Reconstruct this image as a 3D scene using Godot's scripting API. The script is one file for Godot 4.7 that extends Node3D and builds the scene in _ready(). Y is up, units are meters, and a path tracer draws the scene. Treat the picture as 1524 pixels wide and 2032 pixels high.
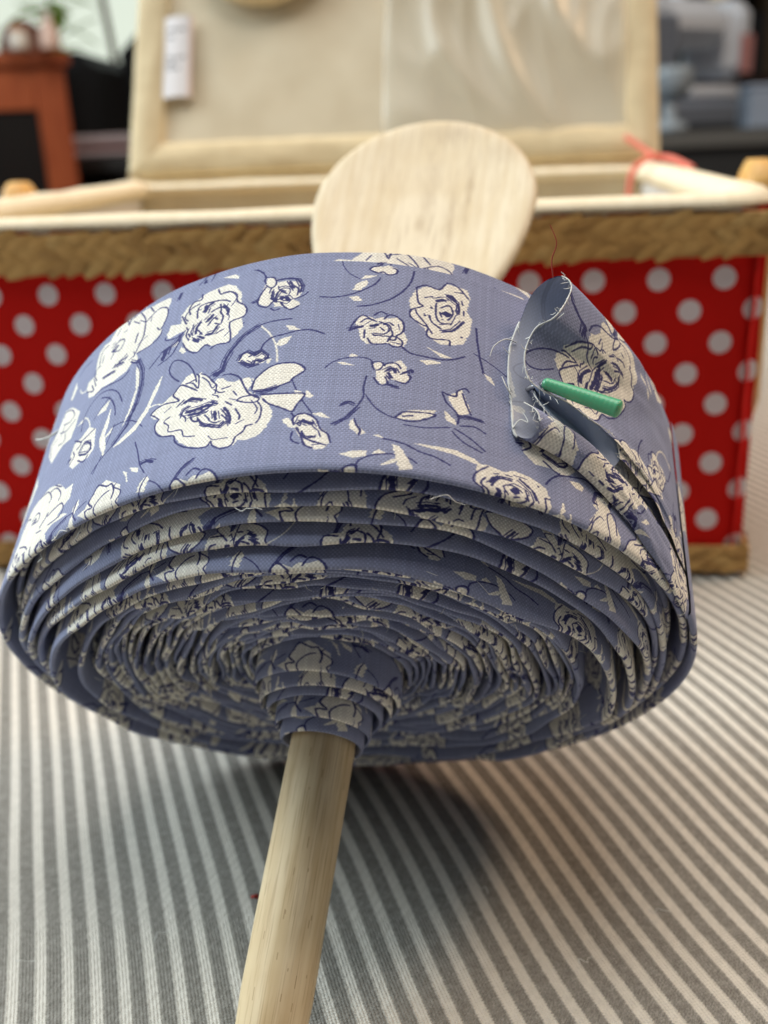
extends Node3D
# A strip of folded blue floral cotton wound on the handle of a wooden spoon, propped on a striped tablecloth in front of an open sewing box.
# Lengths inside the builders are millimetres; MM turns them into metres.

const MM := 0.001
const STRIP := 29.8                                    # width of the folded strip
const ROLL_AT := Vector3(-7.04, 34.83, -125.63)        # middle of the roll's near face
const ROLL_X := Vector3(0.98836, 0.0, 0.15212)
const ROLL_Y := Vector3(-0.08987, 0.80684, 0.58390)
const ROLL_AXIS := Vector3(0.12273, 0.59077, -0.79745) # along the spoon, away from the near face
const SPOON_A := Vector3(-15.34, 8.76, -90.51)
const SPOON_DIR := Vector3(0.1784, 0.5847, -0.7914)

var mats := {}
var taken := {}
var rng := RandomNumberGenerator.new()
var wob := FastNoiseLite.new()


func _ready() -> void:
	rng.seed = 7
	wob.seed = 11
	wob.noise_type = FastNoiseLite.TYPE_SIMPLEX_SMOOTH
	wob.frequency = 1.0
	wob.fractal_type = FastNoiseLite.FRACTAL_NONE
	view()
	light()
	materials()
	setting()
	sewing_box()
	wooden_spoon()
	fabric_roll()
	sewing_pin()
	background()
	lint()


func view() -> void:
	var lens := CameraAttributesPhysical.new()
	lens.frustum_focal_length = 23.62
	lens.frustum_focus_distance = 0.113
	lens.exposure_aperture = 14.0
	lens.frustum_near = 0.01
	lens.frustum_far = 30.0
	var cam := Camera3D.new()
	cam.name = "camera"
	add_child(cam)
	cam.attributes = lens
	cam.fov = 53.86
	cam.near = 0.01
	cam.far = 30.0
	cam.position = Vector3(0.0, 0.104, 0.0)
	cam.basis = Basis(Vector3.RIGHT, deg_to_rad(-20.5)) * Basis(Vector3.BACK, deg_to_rad(-2.5))
	cam.current = true


func light() -> void:
	var env := Environment.new()
	env.background_mode = Environment.BG_COLOR
	env.background_color = Color(0.36, 0.362, 0.366)
	env.tonemap_mode = Environment.TONE_MAPPER_LINEAR
	env.tonemap_exposure = 0.88
	env.sdfgi_enabled = true
	env.ssao_enabled = true
	env.ssil_enabled = true
	var we := WorldEnvironment.new()
	we.name = "environment"
	we.environment = env
	add_child(we)
	area("window_light_left", Vector3(-1.45, 0.95, -0.62), Vector3(0, 0.05, -0.15), Vector2(1.0, 1.1), Color(0.92, 0.97, 0.98), 4.3)
	area("window_light_right", Vector3(1.45, 1.42, -0.70), Vector3(0, 0.03, -0.15), Vector2(0.5, 0.5), Color(1.0, 0.85, 0.70), 2.2)
	area("ceiling_light", Vector3(0.0, 1.7, -0.42), Vector3(0, 0.0, -0.25), Vector2(1.3, 1.3), Color(1.0, 0.97, 0.93), 3.0)


func area(called: String, at: Vector3, to: Vector3, size: Vector2, tint: Color, energy: float) -> void:
	var l := AreaLight3D.new()
	l.name = called
	l.area_size = size
	l.light_color = tint
	l.light_energy = energy
	l.area_range = 12.0
	l.shadow_enabled = true
	add_child(l)
	l.look_at_from_position(at, to, Vector3.UP)


# ---------------------------------------------------------------- naming
func numbered(called: String) -> String:
	taken[called] = taken.get(called, -1) + 1
	return called if taken[called] == 0 else "%s_%03d" % [called, taken[called]]


func thing(called: String, label: String, category: String, at := Vector3.ZERO, group := "") -> Node3D:
	var o := Node3D.new()
	o.name = numbered(called)
	add_child(o)
	o.position = at
	o.set_meta("label", label)
	o.set_meta("category", category)
	if group:
		o.set_meta("group", group)
	return o


func part(called: String, m: Mesh, mat: Material, parent: Node, at := Vector3.ZERO) -> MeshInstance3D:
	var o := MeshInstance3D.new()
	o.name = called
	o.mesh = m
	o.material_override = mat
	parent.add_child(o, true)
	o.position = at
	return o


func struct(called: String, m: Mesh, mat: Material) -> MeshInstance3D:
	var o := part(numbered(called), m, mat, self)
	o.set_meta("kind", "structure")
	return o


# ---------------------------------------------------------------- meshes
class Bag:
	var v := PackedVector3Array()
	var n := PackedVector3Array()
	var t := PackedVector2Array()
	var i := PackedInt32Array()

	## a sheet of nu x nv points (row after row of nv), smooth; wrap joins the last point of a row to its first
	func sheet(p: PackedVector3Array, uv: PackedVector2Array, nu: int, nv: int, wrap := false, flip := false) -> void:
		var at := v.size()
		var nn := PackedVector3Array()
		nn.resize(p.size())
		var cols := nv if wrap else nv - 1
		for a in nu - 1:
			for b in cols:
				var b2 := (b + 1) % nv
				var q := [a * nv + b, a * nv + b2, (a + 1) * nv + b2, (a + 1) * nv + b]
				if flip:
					q.reverse()
				var f := (p[q[2]] - p[q[0]]).cross(p[q[3]] - p[q[1]])
				for k in q:
					nn[k] += f
				i.append_array(PackedInt32Array([at + q[0], at + q[2], at + q[1], at + q[0], at + q[3], at + q[2]]))
		for k in nn.size():
			nn[k] = nn[k].normalized() if nn[k].length_squared() > 0.0 else Vector3.UP
		v.append_array(p)
		n.append_array(nn)
		t.append_array(uv)

	func flat(p: Array, uv := []) -> void:  # a convex polygon, counter-clockwise seen from outside
		var f: Vector3 = (p[1] - p[0]).cross(p[2] - p[0]).normalized()
		var at := v.size()
		for k in p.size():
			v.append(p[k])
			n.append(f)
			t.append(uv[k] if uv else Vector2(p[k].x + p[k].z, p[k].y))
		for k in range(1, p.size() - 1):
			i.append_array(PackedInt32Array([at, at + k + 1, at + k]))

	func box(lo: Vector3, hi: Vector3, c := 0.0) -> void:  # with chamfered edges
		if c <= 0.0:
			c = minf(minf(hi.x - lo.x, hi.y - lo.y), hi.z - lo.z) * 0.06
		var m := (lo + hi) / 2.0
		var h := (hi - lo) / 2.0
		for ax in 3:
			for s in [-1.0, 1.0]:
				var b := (ax + 1) % 3
				var d := (ax + 2) % 3
				var quad := []
				for k in [[-1, -1], [1, -1], [1, 1], [-1, 1]]:
					var q := m
					q[ax] += s * h[ax]
					q[b] += k[0] * (h[b] - c)
					q[d] += k[1] * (h[d] - c)
					quad.append(q)
				if s < 0:
					quad.reverse()
				flat(quad)
		for ax in 3:
			var b := (ax + 1) % 3
			var d := (ax + 2) % 3
			for s in [-1.0, 1.0]:
				for r in [-1.0, 1.0]:
					var p1 := m
					var p2 := m
					p1[b] += s * h[b]
					p1[d] += r * (h[d] - c)
					p2[b] += s * (h[b] - c)
					p2[d] += r * h[d]
					var quad := []
					for e in [[p1, -1.0], [p1, 1.0], [p2, 1.0], [p2, -1.0]]:
						var q: Vector3 = e[0]
						q[ax] += e[1] * (h[ax] - c)
						quad.append(q)
					if s * r > 0:
						quad.reverse()
					flat(quad)
		for sx in [-1.0, 1.0]:
			for sy in [-1.0, 1.0]:
				for sz in [-1.0, 1.0]:
					var a := m + Vector3(sx * h.x, sy * (h.y - c), sz * (h.z - c))
					var b := m + Vector3(sx * (h.x - c), sy * h.y, sz * (h.z - c))
					var d := m + Vector3(sx * (h.x - c), sy * (h.y - c), sz * h.z)
					flat([a, b, d] if sx * sy * sz > 0 else [d, b, a])

	## a tube through points with a radius for each; uv: x round (0 to 1), y along (in lengths of v_scale)
	func tube(p: Array, r: Array, sides := 8, v_scale := 1.0, caps := true) -> void:
		var pts := PackedVector3Array()
		var uv := PackedVector2Array()
		var side := Vector3.UP
		var run := 0.0
		var rows: int = p.size()
		for k in rows:
			var d: Vector3 = (p[mini(k + 1, rows - 1)] - p[maxi(k - 1, 0)]).normalized()
			if k == 0:
				side = d.cross(Vector3.UP if absf(d.y) < 0.9 else Vector3.RIGHT).normalized()
			else:
				run += p[k].distance_to(p[k - 1])
				side = (side - d * side.dot(d)).normalized()
			var up := d.cross(side)
			for s in sides + 1:
				var w := TAU * s / sides
				pts.append(p[k] + (side * cos(w) + up * sin(w)) * r[k])
				uv.append(Vector2(float(s) / sides, run / v_scale))
		sheet(pts, uv, rows, sides + 1)
		if caps:
			for e in [0, rows - 1]:
				var ring := []
				for s in sides:
					ring.append(pts[e * (sides + 1) + s])
				if e == 0:
					ring.reverse()
				flat(ring)

	## rings of points turned about an axis: profile of (radius, height)
	func lathe(profile: Array, sides := 24, at := Vector3.ZERO, basis := Basis(), squash := Vector2.ONE) -> void:
		var pts := PackedVector3Array()
		var uv := PackedVector2Array()
		for k in profile.size():
			for s in sides + 1:
				var w := TAU * s / sides
				pts.append(at + basis * Vector3(cos(w) * profile[k].x * squash.x, profile[k].y, sin(w) * profile[k].x * squash.y))
				uv.append(Vector2(float(s) / sides, float(k) / (profile.size() - 1)))
		sheet(pts, uv, profile.size(), sides + 1, false, true)

	func mesh() -> ArrayMesh:
		var m := ArrayMesh.new()
		var arr := []
		arr.resize(Mesh.ARRAY_MAX)
		arr[Mesh.ARRAY_VERTEX] = v
		arr[Mesh.ARRAY_NORMAL] = n
		arr[Mesh.ARRAY_TEX_UV] = t
		arr[Mesh.ARRAY_INDEX] = i
		m.add_surface_from_arrays(Mesh.PRIMITIVE_TRIANGLES, arr)
		return m


## a smooth curve through points given as Vector3, n points for each step
func curve(p: Array, steps := 6) -> Array:
	var out := []
	for k in p.size() - 1:
		var p0: Vector3 = p[maxi(k - 1, 0)]
		var p3: Vector3 = p[mini(k + 2, p.size() - 1)]
		for s in steps:
			out.append(p[k].cubic_interpolate(p[k + 1], p0, p3, float(s) / steps))
	out.append(p[-1])
	return out


func wire(p: Array, r: float, steps := 6, sides := 6, taper := 1.0) -> ArrayMesh:
	var c := curve(p, steps)
	var rr := []
	for k in c.size():
		rr.append(r * lerpf(1.0, taper, float(k) / c.size()))
	var b := Bag.new()
	b.tube(c, rr, sides)
	return b.mesh()


func boxes(list: Array, c := 0.0) -> ArrayMesh:  # [lo, hi] pairs joined into one part
	var b := Bag.new()
	for k in list:
		b.box(k[0], k[1], c)
	return b.mesh()


func table_at(keys: Array, x: float) -> float:  # [x, y] pairs, straight lines between
	for k in keys.size() - 1:
		if x <= keys[k + 1][0]:
			return remap(maxf(x, keys[k][0]), keys[k][0], keys[k + 1][0], keys[k][1], keys[k + 1][1])
	return keys[-1][1]


# ---------------------------------------------------------------- materials
func plain(called: String, c: Color, rough := 0.7, metal := 0.0) -> StandardMaterial3D:
	var m := StandardMaterial3D.new()
	m.resource_name = called
	m.albedo_color = c
	m.roughness = rough
	m.metallic = metal
	mats[called] = m
	return m


func tex(im: Image) -> ImageTexture:
	return ImageTexture.create_from_image(im)


func weave_image(w: int, h: int, period: Vector2, twill := false) -> Image:
	var im := Image.create(w, h, false, Image.FORMAT_L8)
	var n := FastNoiseLite.new()
	n.seed = 3
	n.frequency = 0.13
	var data := PackedByteArray()
	data.resize(w * h)
	for y in h:
		for x in w:
			var fx := float(x) / period.x
			var fy := float(y) / period.y
			var over := (int(fx) + int(fy)) % 2 == 0
			if twill:
				over = (int(fx) + int(fy)) % 4 < 2
			var a := absf(sin(PI * fx))
			var b := absf(sin(PI * fy))
			var z := (0.45 + 0.55 * a) * (0.55 + 0.45 * b) if over else (0.45 + 0.55 * b) * (0.55 + 0.45 * a) * 0.8
			data[y * w + x] = int(clampf(z * 215.0 + n.get_noise_2d(x, y) * 45.0, 0.0, 255.0))
	im.set_data(w, h, false, Image.FORMAT_L8, data)
	return im


func noise_tex(seed_: int, freq: float, a: Color, b: Color, size := 512, octaves := 4, stretch := Vector2.ONE) -> ImageTexture:
	var n := FastNoiseLite.new()
	n.seed = seed_
	n.frequency = freq
	n.fractal_octaves = octaves
	var data := PackedByteArray()
	data.resize(size * size * 3)
	for y in size:
		for x in size:
			# mirrored halves make the tile seamless
			var k := clampf(n.get_noise_2d(absf(x - size / 2.0) * stretch.x, absf(y - size / 2.0) * stretch.y) * 0.9 + 0.5, 0.0, 1.0)
			var c := a.lerp(b, k)
			var at := (y * size + x) * 3
			data[at] = c.r8
			data[at + 1] = c.g8
			data[at + 2] = c.b8
	return tex(Image.create_from_data(size, size, false, Image.FORMAT_RGB8, data))


func wood_tex(seed_: int, pale: Color, mid: Color, dark: Color, w := 256, h := 1024, flecks := 200, marks := []) -> ImageTexture:
	var n := FastNoiseLite.new()
	n.seed = seed_
	n.frequency = 0.03
	n.fractal_octaves = 3
	var fine := FastNoiseLite.new()
	fine.seed = seed_ + 1
	fine.frequency = 0.2
	var data := PackedByteArray()
	data.resize(w * h * 3)
	for y in h:
		for x in w:
			var s := sin(PI * x / w) * w * 0.7   # the same at both side edges
			var k := n.get_noise_2d(s, y * 0.07) * 0.75 + n.get_noise_2d(s * 0.3 + 90.0, y * 0.3) * 0.5
			var c := pale.lerp(mid, clampf(k + 0.45, 0.0, 1.0))
			c = c.lerp(dark, clampf(fine.get_noise_2d(s * 1.3, y * 0.035) * 0.8 - 0.08, 0.0, 0.5))
			var at := (y * w + x) * 3
			data[at] = c.r8
			data[at + 1] = c.g8
			data[at + 2] = c.b8
	var im := Image.create_from_data(w, h, false, Image.FORMAT_RGB8, data)
	var r := RandomNumberGenerator.new()
	r.seed = seed_
	for k in flecks:
		var x := r.randi_range(0, w - 2)
		var y := r.randi_range(0, h - 14)
		for d in r.randi_range(3, 12):
			im.set_pixel(x, y + d, im.get_pixel(x, y + d).lerp(dark, 0.55))
	for k in marks:   # stains in the wood: centre, half size (0 to 1), strength
		var c: Vector2 = k[0] * Vector2(w, h)
		var e: Vector2 = k[1] * Vector2(w, h)
		for y in range(maxi(0, int(c.y - e.y * 1.5)), mini(h, int(c.y + e.y * 1.5))):
			for x in range(int(c.x - e.x * 1.5), int(c.x + e.x * 1.5)):
				var q := (Vector2(x, y) - c) / e
				var a := 1.0 - q.length() + 0.9 * fine.get_noise_2d(x * 1.1, y * (0.12 if e.y > 20.0 else 0.8))
				if a > 0.0:
					var xx := posmod(x, w)
					im.set_pixel(xx, y, im.get_pixel(xx, y).lerp(dark, clampf(a * k[2], 0.0, 0.7)))
	return tex(im)


# the print's motifs, in millimetres of cloth: [where the first one is printed, filled petals, drawn lines as [width, points]]
const MOTIFS := {
	"peony": [[66.0, 9.7], [
		[-8.68, 1.56, -7.50, 2.31, -5.88, 3.35, -4.84, 4.41, -4.16, 5.55, -3.34, 5.89, -2.55, 5.32, -1.95, 5.62, -0.78, 4.75, 0.06, 3.50, 0.60, 4.01, 1.28, 3.93, 2.02, 3.24, 2.97, 3.00, 3.69, 3.37, 4.13, 2.41, 4.89, 1.39, 5.74, 0.72, 7.01, -0.03, 8.08, -1.55, 8.28, -2.61, 7.80, -3.96, 6.93, -5.01, 5.67, -5.38, 4.62, -5.17, 4.28, -5.84, 2.78, -5.88, 1.82, -5.40, 1.12, -5.08, 0.55, -5.42, -1.43, -4.87, -3.13, -3.82, -4.01, -2.74, -6.02, -2.27, -7.09, -1.32, -7.51, -0.28, -7.09, 0.35, -8.15, 0.85],
		[5.31, 1.55, 5.45, 2.79, 6.10, 3.65, 7.32, 4.57, 8.78, 4.72, 10.13, 4.51, 11.10, 3.60, 10.05, 2.61, 9.54, 1.95, 7.71, 1.37, 5.98, 1.08],
		[6.48, 0.57, 7.82, 0.49, 9.59, 0.30, 11.31, 0.30, 11.49, -0.11, 10.89, -1.16, 10.43, -2.07, 9.22, -1.54, 7.70, -0.82, 6.86, -0.04],
		[3.87, 3.29, 4.77, 3.33, 5.20, 2.43, 4.85, 1.60, 4.31, 2.21],
		[11.70, 0.67, 12.48, -0.03, 12.23, -0.38, 11.63, -0.10],
		[10.40, 0.77, 11.14, 0.56, 11.16, 0.35, 10.29, 0.43],
	], [
		[0.17, -7.09, 0.41, -7.52, -0.34, -7.03, -1.53, -5.81, -2.35, -4.14, -2.70, -3.73, -3.57, -2.63, -4.50, -0.91, -5.19, 0.88, -5.42, 1.34, -4.82, 1.63, -5.33, 2.82, -6.03, 4.11, -5.77, 4.41, -4.77, 5.20, -4.14, 5.41, -3.47, 6.14, -3.38],
		[0.17, -8.68, 1.56, -8.04, 2.11, -6.62, 2.45, -4.76, 2.21, -4.53, 2.40, -5.53, 3.29, -5.25, 3.91, -4.69, 4.55, -3.73, 4.12, -2.01, 2.99],
		[0.15, -8.68, 1.56, -7.97, 1.11, -7.09, 0.41],
		[0.15, -3.97, 4.54, -2.93, 4.34, -1.97, 3.34, -2.21, 5.12, -2.60, 5.54],
		[0.15, -5.19, 5.28, -6.46, 6.37, -7.15, 7.54, -6.89, 8.63, -6.01, 8.70, -4.58, 7.80, -3.48, 6.56, -2.70, 5.18, -2.43, 4.41],
		[0.15, -1.90, 5.40, -0.98, 4.83, 0.02, 3.71, 0.63, 3.01, 0.65, 1.89],
		[0.31, -0.15, 4.83, 0.93, 5.20, 1.06, 6.35, 1.64, 7.80],
		[0.23, 1.64, 7.80, 2.57, 9.19, 3.53, 10.11, 4.98, 10.97],
		[0.15, 4.98, 10.97, 6.49, 11.25, 8.63, 11.29],
		[0.50, 0.18, 4.64, 0.93, 5.07],
		[0.17, 1.19, 4.37, 2.15, 4.32, 3.18, 3.77, 3.73, 3.16, 4.35, 1.99, 5.10, 0.98, 6.24, 0.21],
		[0.17, 5.31, 1.55, 5.45, 2.79, 6.10, 3.65, 7.32, 4.57, 8.78, 4.78, 10.12, 4.58, 11.17, 3.61, 10.05, 2.61, 9.54, 1.95, 7.71, 1.37, 5.98, 1.08],
		[0.17, 6.48, 0.57, 7.82, 0.52, 9.57, 0.42, 11.31, 0.30, 11.52, -0.13, 10.89, -1.16, 10.46, -2.11, 9.22, -1.54, 7.70, -0.82, 6.86, -0.04],
		[0.27, 5.67, 1.09, 7.16, 1.08, 8.43, 1.49],
		[0.15, 3.68, 0.37, 4.39, 0.67, 5.74, 0.66, 6.41, 0.13, 6.02, -0.35, 4.64, -0.13, 3.68, 0.25],
		[0.15, 6.31, -0.33, 6.87, -1.25, 6.90, -2.54, 6.55, -3.23],
		[0.38, -3.47, 1.66, -2.66, 2.00, -1.05, 1.44],
		[0.23, -3.64, -0.15, -3.42, 0.67, -2.63, 0.89],
		[0.46, -2.84, 0.19, -1.66, 0.19, -0.39, 0.42, 0.42, 0.30],
		[0.34, -2.40, -0.36, -1.08, -0.34, -0.02, 0.02],
		[0.19, -2.21, -0.62, -1.73, -1.31, -1.06, -1.56],
		[0.21, -1.10, -1.23, -0.30, -2.11, 0.74, -2.63, 2.05, -3.00, 2.57, -2.51],
		[0.25, 0.33, 0.78, 1.18, 0.39],
		[0.34, 1.06, -0.72, 1.40, -1.79],
		[0.27, 2.25, -0.47, 3.02, -1.36, 3.36, -2.74],
		[0.17, 2.27, 0.41, 3.15, -0.25],
		[0.17, 3.69, -0.85, 4.38, -1.85, 4.38, -2.39],
		[0.15, -0.18, -0.88, 0.57, -1.67],
		[0.15, 2.09, -1.37, 2.82, -2.04],
		[0.13, 0.43, -1.69, 1.31, -2.28, 2.07, -2.19],
		[0.15, -0.42, -0.60, 0.07, -0.47],
	]],
	"rose": [[63.2, 23.3], [
		[-4.02, 1.35, -4.37, 2.27, -3.32, 3.63, -2.08, 4.06, -0.60, 4.74, 0.81, 4.93, 2.14, 5.09, 3.43, 4.39, 4.39, 2.93, 4.46, 1.86, 5.29, 0.64, 5.44, -0.41, 5.06, -1.29, 5.40, -2.42, 4.73, -3.45, 3.87, -4.13, 3.27, -4.43, 1.60, -4.29, 0.51, -3.85, -0.43, -4.57, -1.53, -4.13, -2.86, -2.91, -3.30, -1.55, -2.96, -0.43, -4.22, -0.48, -5.68, -0.82, -6.12, -0.05, -5.75, 1.33, -4.14, 0.97],
		[-3.21, -2.84, -2.30, -3.89, -2.62, -4.17, -3.29, -3.56],
		[-5.22, -2.19, -3.87, -1.39, -4.05, -2.37, -4.81, -2.49],
	], [
		[0.17, 0.85, 4.69, 1.40, 3.78, 2.69, 3.76, 3.74, 2.98, 3.96, 1.86, 5.07, 0.97, 5.52, 0.07, 5.18, -0.86, 3.51, -1.24, 3.86, -2.96, 3.91, -4.35, 2.24, -4.28, 1.49, -4.66],
		[0.17, -3.03, -2.46, -2.14, -3.75, -0.58, -4.68, 0.51, -3.85, 1.25, -4.22],
		[0.17, -2.84, 2.00, -3.17, 2.93, -2.62, 3.85, -1.51, 3.89, -1.49, 4.68],
		[0.17, -4.15, 2.18, -3.40, 0.95, -3.14, 0.63],
		[0.17, -1.55, 0.97, -1.73, 2.04, -1.49, 2.80, -0.30, 2.95, 1.84, 2.69, 2.93, 2.15],
		[0.27, 2.15, 1.70, 2.97, 0.85, 2.90, 0.24],
		[0.57, -0.52, 1.72, -0.44, 2.39],
		[0.31, -0.45, 2.33, 0.46, 2.63],
		[0.42, 0.06, -0.12, 0.79, 0.56],
		[0.19, 0.51, 1.25, 1.64, 1.63, 2.39, 1.24],
		[0.19, 0.35, -0.80, 1.03, 0.11, 1.63, -0.28],
		[0.33, -1.32, -1.51, -1.29, -0.55, -0.86, -0.02],
		[0.17, -0.99, -1.16, -0.35, -1.84],
		[0.29, 0.33, -2.23, 1.26, -2.23, 1.79, -1.33],
		[0.42, -1.41, -2.35, -0.68, -2.95],
		[0.25, -0.66, -2.13, 0.13, -2.73],
		[0.19, -2.45, -1.19, -2.12, -1.74],
		[0.13, -1.95, 0.08, -2.01, -0.53],
		[0.15, 1.35, -0.80, 2.10, -1.18],
		[0.15, -3.10, -0.44, -4.28, -1.09, -6.06, -0.88, -6.31, -0.33],
		[0.27, -3.43, -0.73, -4.53, -1.97, -6.32, -2.60],
		[0.15, -6.32, -2.60, -8.10, -4.42],
		[0.17, -3.61, -1.71, -4.00, -2.60, -4.71, -3.77, -6.52, -4.52],
		[0.61, -5.65, -2.61, -5.91, -3.72],
		[0.27, -5.37, 5.43, -4.88, 6.98],
	]],
	"blossom": [[72.7, 25.0], [
		[-2.38, 0.82, -2.06, 2.06, -2.01, 2.91, -0.88, 2.79, -0.63, 1.97, 0.62, 2.10, 2.07, 1.64, 2.49, 0.60, 2.46, -0.47, 1.76, -1.13, 2.57, -1.53, 2.48, -2.13, 1.45, -2.47, 0.31, -1.87, -0.47, -1.84, -0.72, -1.03, -1.44, -1.58, -2.62, -1.00, -2.58, -0.04],
		[-8.98, 5.04, -7.28, 5.19, -5.95, 4.31, -6.07, 3.92],
	], [
		[0.17, -10.40, 4.85, -9.42, 5.60, -7.71, 5.75, -5.25, 5.18, -3.52, 4.58, -2.61, 3.83, -2.17, 2.90],
		[0.15, -2.06, 2.06, -2.32, 2.76, -1.86, 3.06, -1.03, 2.72, -0.75, 1.72, -1.32, 1.24, -2.03, 1.83],
		[0.17, -1.99, 1.46, -2.50, 0.45, -2.74, -0.78, -2.25, -1.44, -1.43, -1.71, -0.87, -1.17],
		[0.21, -0.66, 2.33, 0.58, 2.40, 1.86, 2.10, 2.46, 0.96, 2.40, -0.01],
		[0.27, 0.95, 1.89, 1.55, 0.75],
		[0.21, -1.03, 0.72, -0.97, -0.34, -0.57, -1.02, -0.52, -0.18, -0.14, 0.59, 0.53, 0.17],
		[0.38, 0.15, -0.59, 0.78, -0.64, 1.14, -1.08],
		[0.17, 0.24, -1.29, 0.79, -2.07, 1.62, -2.56, 2.48, -2.07],
		[0.15, 1.13, -1.02, 2.19, -0.86, 3.06, -0.42, 3.33, -0.04],
		[0.21, -3.30, -0.72, -2.70, -0.41],
		[0.15, -0.92, -2.00, -0.41, -2.42, 0.19, -2.24],
	]],
	"tiny": [[70.8, 15.8], [
		[-2.00, 0.23, -1.45, 0.87, -0.68, 0.96, -0.03, 0.57, 0.73, 0.72, 1.56, 0.18, 1.89, -0.14, 1.38, -0.87, 0.51, -1.07, -0.57, -1.09, -1.41, -0.62],
		[2.44, 1.53, 2.81, 2.26, 4.27, 2.63, 3.78, 1.67, 3.09, 1.20],
		[3.33, 4.27, 4.27, 4.02, 5.08, 3.41, 3.72, 3.49],
		[1.63, -0.50, 2.24, -0.43, 1.88, -1.15],
	], [
		[0.21, -1.82, 0.02, -1.60, 0.73, -0.87, 1.05, -0.17, 0.56, 0.70, 0.88, 1.74, -0.03, 1.63, -0.38, 1.06, -0.68, 0.26, -0.42, 0.08, -1.23, -0.75, -0.88, -1.59, -0.29],
		[0.29, 0.01, 0.35, 0.59, 0.65],
		[0.29, -1.12, -0.47, -0.10, -1.15, 0.66, -1.06],
		[0.17, 0.74, 1.23, 1.03, 1.96, 1.85, 2.67, 3.19, 2.93, 4.94, 3.33, 6.44, 3.24, 7.84, 2.62],
		[0.15, -0.68, 0.26, -0.32, 0.42],
	]],
	"bloom": [[78.2, 5.1], [
		[-2.79, 1.46, -2.10, 1.64, -1.48, 1.16, -1.16, 2.05, -0.17, 2.04, 0.74, 1.38, 1.39, 0.37, 2.22, -0.41, 2.83, -1.73, 2.08, -2.56, 1.27, -2.63, 0.24, -1.95, -0.41, -0.96, -1.10, 0.24, -1.81, 0.39],
	], [
		[0.17, -1.28, 0.64, -1.54, 1.48, -1.02, 2.06, -0.03, 2.05, 1.03, 1.28, 1.56, 0.06, 2.47, -0.71, 2.83, -1.73],
		[0.42, -0.36, 1.16, 0.67, 0.72],
		[0.19, -0.35, -0.22, 0.01, -1.04, 1.18, -1.67, 2.37, -2.08],
		[0.19, -0.96, 0.25, -0.27, -0.95, 0.11, -1.96, 0.98, -2.41],
		[0.23, 0.57, -1.08, 1.12, -1.03],
		[0.17, -1.74, 2.21, -1.40, 1.70],
		[0.15, -1.33, -0.22, -1.35, -1.27, -0.46, -1.81],
	]],
	"sidepeony": [[48.2, 25.8], [
		[-8.16, -1.95, -5.92, -1.78, -6.60, -0.54, -6.78, 0.95, -6.62, 2.27, -5.49, 2.79, -3.94, 2.64, -3.09, 3.60, -2.24, 4.56, -1.30, 5.02, 0.26, 4.95, 2.04, 4.78, 3.29, 4.64, 5.10, 3.82, 6.00, 5.77, 8.16, 3.71, 8.05, 2.16, 8.11, 0.79, 7.37, -0.72, 7.76, -1.53, 5.90, -2.98, 3.43, -3.06, 4.20, -4.27, 2.83, -4.54, 2.08, -5.31, -0.53, -5.71, -3.31, -5.32, -4.94, -5.82, -6.64, -5.22, -8.18, -2.84],
		[0.68, -10.22, 0.88, -12.57, 0.62, -14.29, 1.42, -16.36, 1.29, -17.66, -0.04, -15.61, -0.53, -14.42, -0.04, -13.01],
		[-0.01, -8.67, -0.59, -10.12, -2.45, -10.16, -1.82, -9.41],
		[9.65, -8.91, 9.34, -11.10, 8.35, -13.98, 6.91, -15.87, 4.33, -16.94, 3.03, -17.02, 4.24, -16.37, 6.68, -14.99, 7.95, -13.24, 8.67, -10.87],
		[4.21, -5.51, 4.95, -6.23, 5.51, -8.55, 5.19, -12.32, 4.09, -14.31, 4.73, -12.17, 5.17, -9.46],
	], [
		[0.16, -5.34, -3.10, -6.57, -1.68, -6.25, -0.72, -5.32, -0.75],
		[0.16, -5.82, -0.24, -5.82, 1.82, -4.12, 2.08],
		[0.16, -2.58, 4.74, -1.56, 5.03, -0.20, 3.96, 0.36, 3.03, 0.69, 4.26, 2.14, 4.28, 3.83, 2.31, 4.14, 0.84],
		[0.16, 2.78, 4.67, 3.71, 4.71, 5.30, 2.83],
		[0.16, 3.99, 1.57, 4.99, 2.26, 6.36, 2.88, 7.82, 2.25, 8.11, 0.79, 7.42, -0.96, 6.60, -0.36],
		[0.16, 7.70, -1.29, 7.42, -2.22, 5.90, -2.98, 3.66, -3.14],
		[0.20, 4.09, 1.08, 4.22, -0.53, 3.62, -2.03, 3.07, -3.37],
		[0.16, -2.73, 0.21, -1.61, 1.22, -0.23, 1.00, -0.07, 0.27, -0.85, -0.52, -2.73, 0.21],
		[0.44, -1.52, 0.48, -2.37, 0.11],
		[0.16, -2.60, -1.02, -2.05, -0.15],
		[0.26, -3.57, -3.63, -0.74, -3.89],
		[0.20, -1.53, -3.06, 1.47, -2.69],
		[0.26, -1.07, -2.84, 0.88, -3.31],
		[0.18, -4.94, -5.82, -3.54, -5.62, -0.99, -5.93, 1.55, -6.15, 2.82, -5.40],
		[0.24, 2.72, -4.07, 3.81, -4.72, 4.49, -4.59],
		[0.28, 4.26, -4.51, 5.50, -6.49, 6.08, -9.17, 5.87, -11.96],
		[0.40, 5.87, -11.96, 5.11, -13.88],
		[0.28, 5.11, -13.88, 4.88, -14.62, 2.88, -16.65],
		[0.14, 2.88, -16.65, 0.67, -18.03, -0.50, -19.32],
		[0.16, -6.26, -10.79, -6.38, -8.62, -5.37, -7.15, -3.26, -6.42, -0.76, -6.87, 1.42, -8.25, 2.87, -10.26],
		[0.12, -3.20, -10.45, -2.28, -9.63, -0.37, -8.13],
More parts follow.
